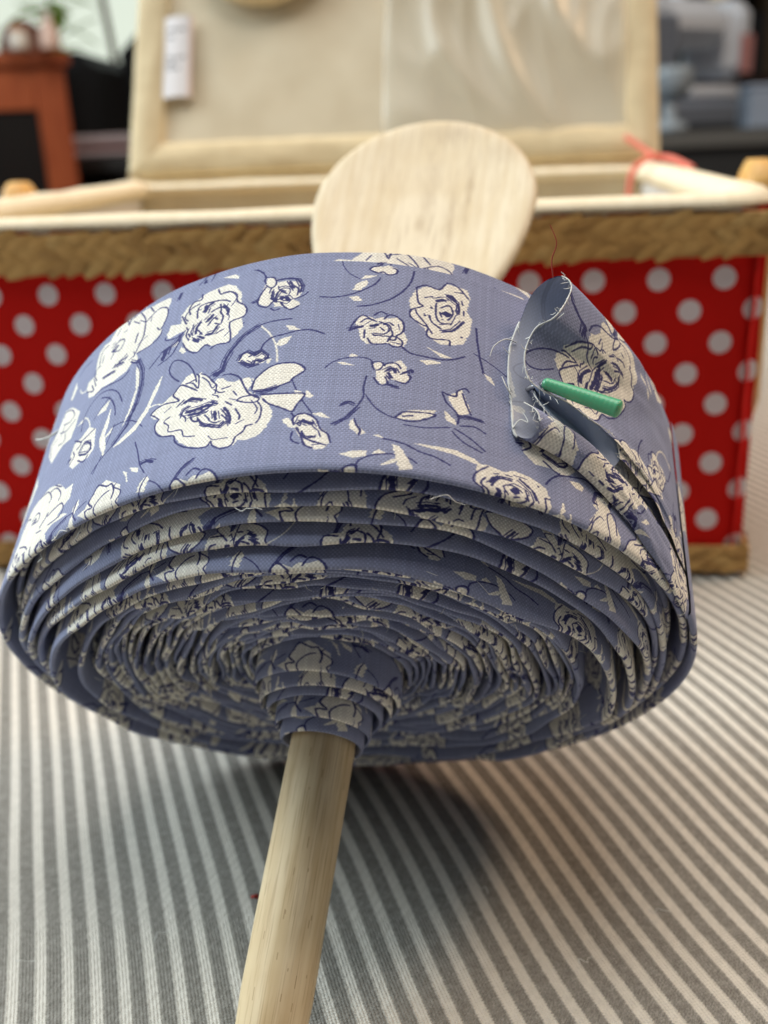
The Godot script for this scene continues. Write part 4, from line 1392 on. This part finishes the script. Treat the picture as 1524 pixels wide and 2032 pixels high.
func loose_end(root: Node3D) -> void:
	var rim := []
	var foot := []
	for q in END_RING:
		rim.append(Vector3(q[0], q[1], q[2]))
		foot.append(Vector3(JOIN - 0.4, q[3], q[4] + 0.05))
	rim = curve(rim, 5)
	foot = curve(foot, 5)
	var n := rim.size()
	var cols := 26
	var pts := PackedVector3Array()
	var uv := PackedVector2Array()
	for c in cols + 1:
		var t := float(c) / cols
		for k in n:
			var a: Vector3 = rim[k]
			var b: Vector3 = foot[k]
			var q := Vector3(lerpf(a.x, b.x, t), lerpf(a.y, b.y, smoothstep(0.0, 1.0, t)), lerpf(b.z, a.z, pow(1.0 - t, 1.7)))
			q.z += 0.22 * wob.get_noise_2d(k * 0.15, t * 4.0) * (1.0 - t) * t * 4.0
			pts.append(lifted(q) * MM)
			var arc := (END_ANGLE - q.x) * 0.82
			uv.append(cloth_uv(arc + 299.8, q.y - 7.0))
	var bag := Bag.new()
	bag.sheet(pts, uv, cols + 1, n)
	var end := part("loose_end", bag.mesh(), mats.floral_cotton, root)
	# the paler wrong side of the cloth, seen inside the open end
	var ip := PackedVector3Array()
	var iu := PackedVector2Array()
	for c in 15:
		for k in range(8, 76):
			ip.append(bag.v[c * n + k] - bag.n[c * n + k] * 0.00014)
			iu.append(bag.t[c * n + k])
	var inner := Bag.new()
	inner.sheet(ip, iu, 15, 68, false, true)
	part("inner_face", inner.mesh(), mats.cotton_inside, end)
	# seam allowance turned in under the pin, wrong side out
	var rows := []
	for r in SEAM:
		var line := []
		for q in r:
			line.append(Vector3(q[0], q[1], q[2]))
		rows.append(curve(line, 5))
	pts = PackedVector3Array()
	uv = PackedVector2Array()
	var m: int = rows[0].size()
	for k in 13:
		var f := k / 12.0 * 2.0
		for c in m:
			var q: Vector3 = rows[0][c].lerp(rows[1][c], f) if f < 1.0 else rows[1][c].lerp(rows[2][c], f - 1.0)
			pts.append(lifted(q) * MM)
			uv.append(cloth_uv(c * 1.1, k * 0.6))
	bag = Bag.new()
	bag.sheet(pts, uv, 13, m)
	part("seam_allowance", bag.mesh(), mats.cotton_wrong_side, end)
	# raw edges: a cord of loosened yarn with stray ends
	var edges := [[rim.slice(24, 46), 0.16], [rim.slice(60, 95), 0.09], [rim.slice(88, 116), 0.08], [rows[2], 0.08], [rim.slice(0, 12), 0.08]]
	for e in edges:
		var bagged := Bag.new()
		var line := []
		var rr := []
		for q in e[0]:
			line.append(lifted(q) * MM)
			rr.append(e[1] * MM * rng.randf_range(0.7, 1.25))
		bagged.tube(line, rr, 6)
		for k in line.size():
			for s in (2 if rng.randf() < 0.6 else 0):
				var from: Vector3 = line[k] + Vector3(rng.randf_range(-1, 1), rng.randf_range(-1, 1), rng.randf_range(-1, 1)) * 0.0003
				var dir := Vector3(rng.randf_range(-1, 0.4), rng.randf_range(-0.7, 0.7), rng.randf_range(-0.1, 1)).normalized()
				var l := rng.randf_range(0.0002, 0.0008) * (2.2 if rng.randf() < 0.08 else 1.0)
				bagged.tube([from, from + dir * l * 0.6, from + dir * l + Vector3(0, rng.randf_range(-1, 1), 0) * l * 0.4], [0.00005, 0.00004, 0.00002], 4)
		part("frayed_edge", bagged.mesh(), mats.thread_white, end)
	# long loose threads
	var strands := [
		[Vector3(59.6, 21.4, 1.2), Vector3(61.5, 20.9, 1.6), Vector3(63.0, 19.6, 1.3), Vector3(63.4, 18.2, 0.9)],
		[Vector3(59.0, 21.2, 2.4), Vector3(58.0, 21.5, 4.2), Vector3(57.2, 22.0, 5.8), Vector3(56.6, 22.6, 6.9)],
		[Vector3(57.2, 29.0, 5.8), Vector3(58.2, 30.4, 7.0), Vector3(58.6, 31.5, 8.6), Vector3(60.0, 33.0, 9.4)],
		[Vector3(59.9, 9.0, 0.8), Vector3(59.2, 10.0, 1.4), Vector3(58.4, 9.6, 1.9), Vector3(58.9, 11.0, 1.6)],
		[Vector3(60.2, 13.5, 0.9), Vector3(61.2, 14.2, 1.3), Vector3(61.7, 15.6, 1.1)],
	]
	for k in strands.size():
		var line := []
		for q in strands[k]:
			line.append(lifted(q) * MM)
		part("stray_thread", wire(line, 0.00009, 8, 5, 0.5), mats.thread_red if k == 2 else mats.thread_white, end)
	# fluff along the layers
	for s in [[132.0, -0.2, 0.3, 28], [70.0, -1.2, -1.4, 22], [96.0, -2.4, -3.0, 16], [150.0, -5.0, -9.0, 20]]:
		var line := []
		for k in 6:
			line.append(lifted(Vector3(s[0] - k * s[3] * 0.045 + rng.randf_range(-0.5, 0.5), s[1] + rng.randf_range(-0.5, 0.5), s[2] + 0.6 + rng.randf_range(-0.3, 0.3))) * MM)
		part("stray_thread", wire(line, 0.00006, 6, 4, 0.6), mats.thread_white, root)
	var fuzz := Bag.new()
	for k in 150:
		var deg := rng.randf_range(0.0, 360.0)
		var off := rng.randf_range(9.0, 46.0)
		var from := roll_point(deg, table_at(STAND, remap(off, 46.0, 9.0, 1.0, 31.0)) - 0.3, off)
		var dir := Vector3(rng.randf_range(-1, 1), rng.randf_range(-1, 1), rng.randf_range(-0.3, 1)).normalized()
		var l := rng.randf_range(0.6, 2.4)
		var mid := from + dir * l * 0.5 + Vector3(rng.randf_range(-1, 1), rng.randf_range(-1, 1), 0) * 0.4
		fuzz.tube([from * MM, mid * MM, (from + dir * l * 0.8 + Vector3(0, rng.randf_range(-0.5, 0.5), 0)) * MM], [0.00004, 0.000035, 0.00002], 4)
	var fz := part("fuzz", fuzz.mesh(), mats.thread_white, root)
	fz.set_meta("kind", "stuff")
	part("stray_thread", wire([lifted(Vector3(143, 21, 0.2)) * MM, lifted(Vector3(146, 20.4, 1.0)) * MM, lifted(Vector3(147, 19.8, 1.9)) * MM, lifted(Vector3(149, 20.4, 2.6)) * MM], 0.0002, 6, 5, 0.4), mats.thread_white, root)


# ---------------------------------------------------------------- the pin
func sewing_pin() -> void:
	var a := lifted(Vector3(56.85, 15.1, 2.9)) + ROLL_AT
	var b := lifted(Vector3(49.5, 11.35, 7.6)) + ROLL_AT
	var d := (b - a).normalized()
	var root := thing("sewing_pin", "sewing pin with ribbed green head stuck through the loose fabric end", "pin", a * MM)
	var p := []
	var r := []
	var l := a.distance_to(b)
	for k in 91:
		var f := k / 90.0
		var rad := lerpf(0.62, 1.02, pow(f, 0.7)) + 0.009 * cos(f * TAU * 17.0) * (1.0 - smoothstep(0.93, 1.0, f))
		rad *= minf(1.0, 0.72 + f * 9.0)
		if f > 0.95:
			rad *= sqrt(maxf(0.05, 1.0 - pow((f - 0.95) / 0.05, 2.0) * 0.75))
		p.append(d * l * f * MM)
		r.append(rad * MM)
	var bag := Bag.new()
	bag.tube(p, r, 24)
	part("head", bag.mesh(), mats.pin_green, root)
	bag = Bag.new()
	var down := -(ROLL_X * cos(deg_to_rad(57.0)) + ROLL_Y * sin(deg_to_rad(57.0)))
	bag.tube([d * 0.0003, d * -0.0006 + down * 0.0012, d * -0.0012 + down * 0.0036, d * -0.003 + down * 0.012], [0.0003, 0.0003, 0.0003, 0.0001], 10)
	part("shaft", bag.mesh(), mats.pin_steel, root)


# ---------------------------------------------------------------- what stands behind, out of focus
func background() -> void:
	# bright window in the far wall
	var win := thing("window", "bright window in the far wall behind the reddish cabinet", "window", Vector3(-1.15, 0.30, -4.6))
	var frame_mat := plain("window_frame_paint", Color(0.80, 0.82, 0.78), 0.5)
	part("frame", boxes([[Vector3(-1.2, 0, 0.002), Vector3(1.2, 0.06, 0.05)], [Vector3(-1.2, 1.44, 0.002), Vector3(1.2, 1.5, 0.05)], [Vector3(-1.2, 0.061, 0.002), Vector3(-1.14, 1.439, 0.05)], [Vector3(1.14, 0.061, 0.002), Vector3(1.2, 1.439, 0.05)]]), frame_mat, win)
	var glow := plain("daylight_pane", Color(0.8, 0.85, 0.82), 0.3)
	glow.emission_enabled = true
	glow.emission = Color(0.86, 0.90, 0.84)
	glow.emission_energy_multiplier = 1.15
	part("window_pane", boxes([[Vector3(-1.139, 0.061, 0.006), Vector3(1.139, 1.439, 0.012)]]), glow, win)
	area("window_light_back", Vector3(-1.15, 1.05, -4.5), Vector3(-0.8, 0.6, 0.0), Vector2(2.2, 1.3), Color(0.9, 0.97, 0.95), 2.2)

	# reddish wooden cabinet
	var cab := thing("cabinet", "reddish brown wooden cabinet with dark door at left behind the box", "cabinet", Vector3(-0.545, -0.74, -2.0))
	cab.rotation.y = deg_to_rad(20.0)
	var red := plain("red_wood", Color.WHITE, 0.45)
	red.albedo_texture = wood_tex(71, Color8(164, 84, 46), Color8(146, 68, 34), Color8(108, 46, 22), 256, 512, 30)
	red.uv1_triplanar = true
	red.uv1_scale = Vector3(2, 2, 2)
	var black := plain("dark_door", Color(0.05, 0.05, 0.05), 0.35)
	part("top_board", boxes([[Vector3(-1.02, 0.985, -0.43), Vector3(0.012, 1.008, 0.012)]]), red, cab)
	part("side_panel", boxes([[Vector3(-0.025, 0, -0.42), Vector3(0, 0.984, -0.0205)]]), red, cab)
	part("side_panel", boxes([[Vector3(-1.0, 0, -0.42), Vector3(-0.975, 0.984, -0.0205)]]), red, cab)
	part("face_frame", boxes([[Vector3(-0.055, 0, -0.02), Vector3(0, 0.984, 0)], [Vector3(-1.0, 0, -0.02), Vector3(-0.945, 0.984, 0)], [Vector3(-0.9445, 0.912, -0.02), Vector3(-0.0555, 0.984, 0)], [Vector3(-0.9445, 0, -0.02), Vector3(-0.0555, 0.08, 0)]]), red, cab)
	var door := part("door", boxes([[Vector3(-0.944, 0.081, -0.018), Vector3(-0.056, 0.911, -0.008)]]), black, cab)
	part("knob", boxes([[Vector3(-0.1, 0.5, -0.0078), Vector3(-0.085, 0.515, 0.008)]]), red, door)
	part("back_panel", boxes([[Vector3(-0.974, 0, -0.42), Vector3(-0.026, 0.984, -0.41)]]), red, cab)

	var y := 0.2681
	var jar := thing("jar", "small white jar on top of the reddish cabinet", "jar", Vector3(-0.60, y, -1.94))
	lathed(jar, "body", [[0, 0], [0.014, 0.0], [0.017, 0.006], [0.017, 0.024], [0.013, 0.03], [0, 0.03]], plain("white_glaze", Color(0.88, 0.86, 0.82), 0.3))
	lathed(jar, "lid", [[0, 0.0302], [0.014, 0.0302], [0.014, 0.036], [0, 0.038]], plain("peach_lid", Color(0.80, 0.58, 0.40), 0.4))
	var bottle := thing("bottle", "pale pink bottle on the right end of the reddish cabinet", "bottle", Vector3(-0.548, y, -1.95))
	lathed(bottle, "body", [[0, 0], [0.016, 0.0], [0.018, 0.005], [0.017, 0.03], [0.009, 0.042], [0.008, 0.05], [0, 0.05]], plain("pale_pink", Color(0.86, 0.74, 0.68), 0.35))
	lathed(bottle, "cap", [[0, 0.0502], [0.0095, 0.0502], [0.0095, 0.06], [0, 0.061]], mats.white_glaze)
	var bowl := thing("bowl", "brown upturned bowl behind the white jar on the cabinet", "bowl", Vector3(-0.625, y, -2.05))
	lathed(bowl, "body", [[0.045, 0.0], [0.044, 0.02], [0.034, 0.045], [0.015, 0.058], [0, 0.06]], plain("brown_clay", Color(0.40, 0.24, 0.18), 0.6))

	# leafy plant on the floor by the window
	var plant := thing("potted_plant", "yellow green potted plant in front of the bright window", "plant", Vector3(-0.94, -0.74, -3.4))
	lathed(plant, "pot", [[0, 0], [0.09, 0.0], [0.13, 0.26], [0.13, 0.28], [0.115, 0.28], [0.11, 0.25], [0, 0.25]], mats.brown_clay)
	part("stem", wire([Vector3(0, 0.25, 0), Vector3(0.01, 0.6, 0), Vector3(0, 1.28, 0.01)], 0.008, 6, 6, 0.5), plain("stem_green", Color(0.25, 0.30, 0.12), 0.7), plant)
	var leaf_mat := plain("leaf_green", Color(0.62, 0.70, 0.30), 0.5)
	leaf_mat.backlight_enabled = true
	leaf_mat.backlight = Color(0.5, 0.6, 0.2)
	var leaf := Bag.new()
	var lp := PackedVector3Array()
	var lu := PackedVector2Array()
	for a in 7:
		for c in 3:
			var f := a / 6.0
			lp.append(Vector3((c - 1) * 0.022 * sin(PI * clampf(f, 0.03, 0.99)), -0.03 * f * f + 0.004 * absf(c - 1.0), f * 0.11))
			lu.append(Vector2(c / 2.0, f))
	leaf.sheet(lp, lu, 7, 3)
	var leaf_mesh := leaf.mesh()
	for k in 42:
		var o := part("leaf", leaf_mesh, leaf_mat, plant)
		var f := k / 42.0
		o.position = Vector3(0.005, 0.86 + 0.44 * f, 0.0)
		o.basis = Basis(Vector3.UP, k * 2.4) * Basis(Vector3.RIGHT, rng.randf_range(-0.9, 0.3)) * Basis.from_scale(Vector3.ONE * rng.randf_range(0.8, 1.4))

	# a wooden pole leaning against the wall
	var pole := thing("wooden_pole", "thin brown wooden pole leaning before the window", "pole", Vector3(-0.45, -0.739, -2.98))
	part("shaft", wire([Vector3(-0.1, 0.002, 0.1), Vector3(-0.225, 1.1, 0.0), Vector3(-0.31, 1.9, -0.1)], 0.009, 6, 8), plain("pole_wood", Color(0.42, 0.30, 0.17), 0.6), pole)

	# navy armchair: arm level, back sloping up
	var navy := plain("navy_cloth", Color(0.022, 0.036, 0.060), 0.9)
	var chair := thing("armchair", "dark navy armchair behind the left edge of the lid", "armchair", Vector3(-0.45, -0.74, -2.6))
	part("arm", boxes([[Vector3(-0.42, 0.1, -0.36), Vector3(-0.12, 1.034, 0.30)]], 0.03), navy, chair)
	var bk := Bag.new()
	var prof := [Vector2(-0.119, 0.1), Vector2(0.55, 0.1), Vector2(0.55, 1.3), Vector2(0.16, 1.3), Vector2(-0.119, 1.046)]
	var near := []
	var far := []
	for q in prof:
		near.append(Vector3(q.x, q.y, 0.02))
		far.append(Vector3(q.x, q.y, -0.30))
	bk.flat(near)
	var far_r := far.duplicate()
	far_r.reverse()
	bk.flat(far_r)
	for k in prof.size():
		var k2 := (k + 1) % prof.size()
		bk.flat([near[k2], near[k], far[k], far[k2]])
	part("backrest", bk.mesh(), navy, chair)
	for x in [-0.36, 0.48]:
		for z in [-0.27, 0.0]:
			part("leg", boxes([[Vector3(x - 0.02, 0, z - 0.02), Vector3(x + 0.02, 0.0995, z + 0.02)]]), mats.table_wood, chair)

	# side table between the cabinet and the lid, with clutter
	var side := thing("side_table", "low dark side table with clutter between the cabinet and the box", "table", Vector3(-0.50, -0.74, -2.22))
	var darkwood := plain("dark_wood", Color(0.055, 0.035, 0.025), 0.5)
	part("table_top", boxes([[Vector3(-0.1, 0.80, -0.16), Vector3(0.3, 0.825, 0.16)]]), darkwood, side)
	for x in [-0.08, 0.28]:
		for z in [-0.14, 0.14]:
			part("leg", boxes([[Vector3(x - 0.015, 0, z - 0.015), Vector3(x + 0.015, 0.7995, z + 0.015)]]), darkwood, side)
	var paper := thing("folded_cloth", "pale folded cloth with a reddish stripe beside the cabinet", "cloth", Vector3(-0.535, 0.0855, -2.22))
	part("layer", boxes([[Vector3(-0.085, 0, -0.05), Vector3(0.06, 0.012, 0.06)]], 0.004), plain("pale_cloth", Color(0.76, 0.73, 0.76), 0.9), paper)
	part("layer", boxes([[Vector3(-0.075, 0.0122, -0.05), Vector3(0.055, 0.02, 0.058)]], 0.003), plain("dusty_red_cloth", Color(0.50, 0.28, 0.26), 0.9), paper)
	part("layer", boxes([[Vector3(-0.09, 0.0202, -0.05), Vector3(0.06, 0.042, 0.055)]], 0.006), mats.pale_cloth, paper)

	# second table with the sewing machine
	var desk := thing("sewing_table", "grey sewing table with the machine on it behind the box", "table", Vector3(0.78, -0.74, -2.0))
	var grey := plain("grey_laminate", Color(0.34, 0.345, 0.34), 0.45)
	var slate := plain("slate_paint", Color(0.115, 0.13, 0.14), 0.6)
	part("table_top", boxes([[Vector3(-0.42, 0.805, -0.32), Vector3(0.62, 0.828, 0.33)]]), grey, desk)
	part("front_panel", boxes([[Vector3(-0.41, 0.2, 0.30), Vector3(0.61, 0.8045, 0.32)]]), slate, desk)
	for x in [-0.38, 0.58]:
		for z in [-0.28, 0.27]:
			part("leg", boxes([[Vector3(x - 0.02, 0, z - 0.02), Vector3(x + 0.02, 0.8045, z + 0.02)]]), slate, desk)
	sewing_machine(Vector3(0.56, 0.0885, -1.98))
	var spool := thing("thread_stand", "small glossy glass jar with spools beside the sewing machine", "jar", Vector3(0.487, 0.0885, -1.74))
	var shiny := plain("shiny_grey", Color(0.55, 0.60, 0.64), 0.12)
	lathed(spool, "base", [[0, 0], [0.03, 0], [0.031, 0.012], [0.012, 0.02], [0.009, 0.05], [0, 0.05]], shiny)
	lathed(spool, "dish", [[0, 0.0502], [0.022, 0.052], [0.034, 0.068], [0.036, 0.09], [0.030, 0.098], [0, 0.1]], shiny)

	# dark bookcase behind
	var book := thing("bookcase", "dark wooden bookcase in the shadow behind the sewing machine", "bookcase", Vector3(0.55, -0.74, -3.0))
	var brown := plain("brown_wood", Color(0.16, 0.065, 0.022), 0.55)
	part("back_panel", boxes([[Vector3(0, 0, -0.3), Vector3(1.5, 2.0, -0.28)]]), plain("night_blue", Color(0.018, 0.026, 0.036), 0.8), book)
	for x in [0.0, 0.75, 1.475]:
		part("upright", boxes([[Vector3(x, 0, -0.279), Vector3(x + 0.025, 2.0, 0)]]), darkwood, book)
	for k in 5:
		for x in [0.0255, 0.7755]:
			part("shelf", boxes([[Vector3(x, 0.30 + k * 0.31, -0.279), Vector3(x + 0.724, 0.335 + k * 0.31, -0.002)]]), brown, book)
	for k in 9:
		var hh := rng.randf_range(0.16, 0.24)
		var bx := thing("book", ["dark green book", "brown book", "grey book", "black book", "dark red book", "navy book", "tan book", "charcoal book", "olive book"][k] + " on the bookcase shelf behind the sewing machine", "book", Vector3(0.90 + k * 0.034, 0.2156, -3.16), "books on the dark bookcase")
		part("cover", boxes([[Vector3(0, 0, 0), Vector3(0.028, hh, 0.13)]], 0.003), plain("book_%d" % k, [Color(0.03, 0.06, 0.05), Color(0.12, 0.06, 0.03), Color(0.2, 0.2, 0.19), Color(0.02, 0.02, 0.02), Color(0.10, 0.02, 0.02), Color(0.02, 0.03, 0.06), Color(0.28, 0.22, 0.15), Color(0.05, 0.05, 0.05), Color(0.08, 0.09, 0.04)][k], 0.6), bx)


func lathed(parent: Node3D, called: String, profile: Array, mat: Material, at := Vector3.ZERO) -> void:
	var b := Bag.new()
	var p := []
	for q in profile:
		p.append(Vector2(maxf(q[0], 0.00005), q[1]))
	b.lathe(p, 24)
	part(called, b.mesh(), mat, parent, at)


func sewing_machine(at: Vector3) -> void:
	var root := thing("sewing_machine", "pale grey sewing machine on the table at right behind the lid", "sewing machine", at)
	root.rotation.y = deg_to_rad(38.0)
	var shell := plain("machine_shell", Color(0.80, 0.84, 0.89), 0.35)
	var dim := plain("machine_grey", Color(0.42, 0.46, 0.52), 0.4)
	part("base", boxes([[Vector3(-0.24, 0, -0.09), Vector3(0.12, 0.05, 0.09)]], 0.012), dim, root)
	part("free_arm", boxes([[Vector3(0.0, 0.0505, -0.045), Vector3(0.155, 0.075, 0.045)]], 0.008), shell, root)
	part("pillar", boxes([[Vector3(-0.23, 0.0505, -0.07), Vector3(-0.07, 0.20, 0.07)]], 0.02), dim, root)
	part("arm", boxes([[Vector3(-0.235, 0.135, -0.065), Vector3(0.085, 0.215, 0.065)]], 0.03), shell, root)
	var head := part("head", boxes([[Vector3(0.0855, 0.085, -0.062), Vector3(0.155, 0.218, 0.062)]], 0.022), shell, root)
	part("face_plate", boxes([[Vector3(0.105, 0.095, 0.0622), Vector3(0.145, 0.16, 0.065)]], 0.001), plain("pink_panel", Color(0.72, 0.52, 0.52), 0.4), head)
	part("needle_bar", wire([Vector3(0.12, 0.084, 0.0), Vector3(0.12, 0.078, 0.0)], 0.004, 2, 8), mats.pin_steel, root)
	lathed(root, "dial", [[0, 0], [0.018, 0], [0.018, 0.012], [0, 0.014]], plain("cream_knob", Color(0.75, 0.70, 0.60), 0.4), Vector3(0.12, 0.2182, 0.0))
	lathed(root, "spool_pin", [[0, 0], [0.014, 0], [0.014, 0.02], [0, 0.022]], shell, Vector3(-0.03, 0.2152, 0.02))
	var wheel := Bag.new()
	wheel.lathe([Vector2(0.0001, 0.0), Vector2(0.04, 0.0), Vector2(0.045, 0.008), Vector2(0.04, 0.02), Vector2(0.0001, 0.024)], 28, Vector3.ZERO, Basis(Vector3.BACK, PI / 2))
	part("hand_wheel", wheel.mesh(), dim, root, Vector3(-0.2355, 0.17, 0.0))
	var crate := thing("white_box", "pale blue white box in front of the sewing machine head", "box", Vector3(0.655, 0.0885, -1.80))
	part("carton", boxes([[Vector3(-0.028, 0, -0.03), Vector3(0.028, 0.058, 0.03)]], 0.003), plain("pale_blue_card", Color(0.52, 0.57, 0.64), 0.6), crate)
	part("lid", boxes([[Vector3(-0.029, 0.0582, -0.031), Vector3(0.029, 0.068, 0.031)]], 0.003), mats.pale_blue_card, crate)


# ---------------------------------------------------------------- lint on the cloth
func lint() -> void:
	var spots := [[-0.0515, -0.108, 0.2, "curl of white lint at the left edge of the tablecloth"], [-0.034, -0.112, 1.1, "white lint thread on the cloth left of the spoon handle"], [0.012, -0.118, 2.3, "white lint bit on the cloth inside the shadow right of the handle"], [0.024, -0.104, 0.7, "white lint bit on the sunlit cloth at the bottom middle"], [-0.018, -0.104, 1.9, "white lint thread on the cloth close beside the spoon handle"], [0.036, -0.112, 2.8, "white lint bit on the cloth near the lower right corner"]]
	for k in spots.size():
		var q: Array = spots[k]
		var o := thing("lint_thread", q[3], "lint", Vector3(q[0], 0.0004, q[1]), "white lint on the cloth")
		var line := []
		for s in 5:
			line.append(Vector3((s - 2) * 0.0007 + rng.randf_range(-0.0003, 0.0003), 0.0002 + 0.0003 * sin(s * 1.3 + 0.4), rng.randf_range(-0.0006, 0.0006)).rotated(Vector3.UP, q[2]))
		part("fibre", wire(line, 0.00006, 6, 5, 0.5), mats.thread_white, o)
	var o := thing("red_fluff", "tiny red speck of fluff on the tablecloth left of the spoon handle", "lint", Vector3(-0.0213, 0.0004, -0.1185))
	part("fibre", wire([Vector3(-0.0004, 0.0002, 0), Vector3(0, 0.0005, 0.0002), Vector3(0.0004, 0.0002, 0.0001), Vector3(0.0002, 0.0004, -0.0003)], 0.00025, 6, 6), mats.thread_red, o)
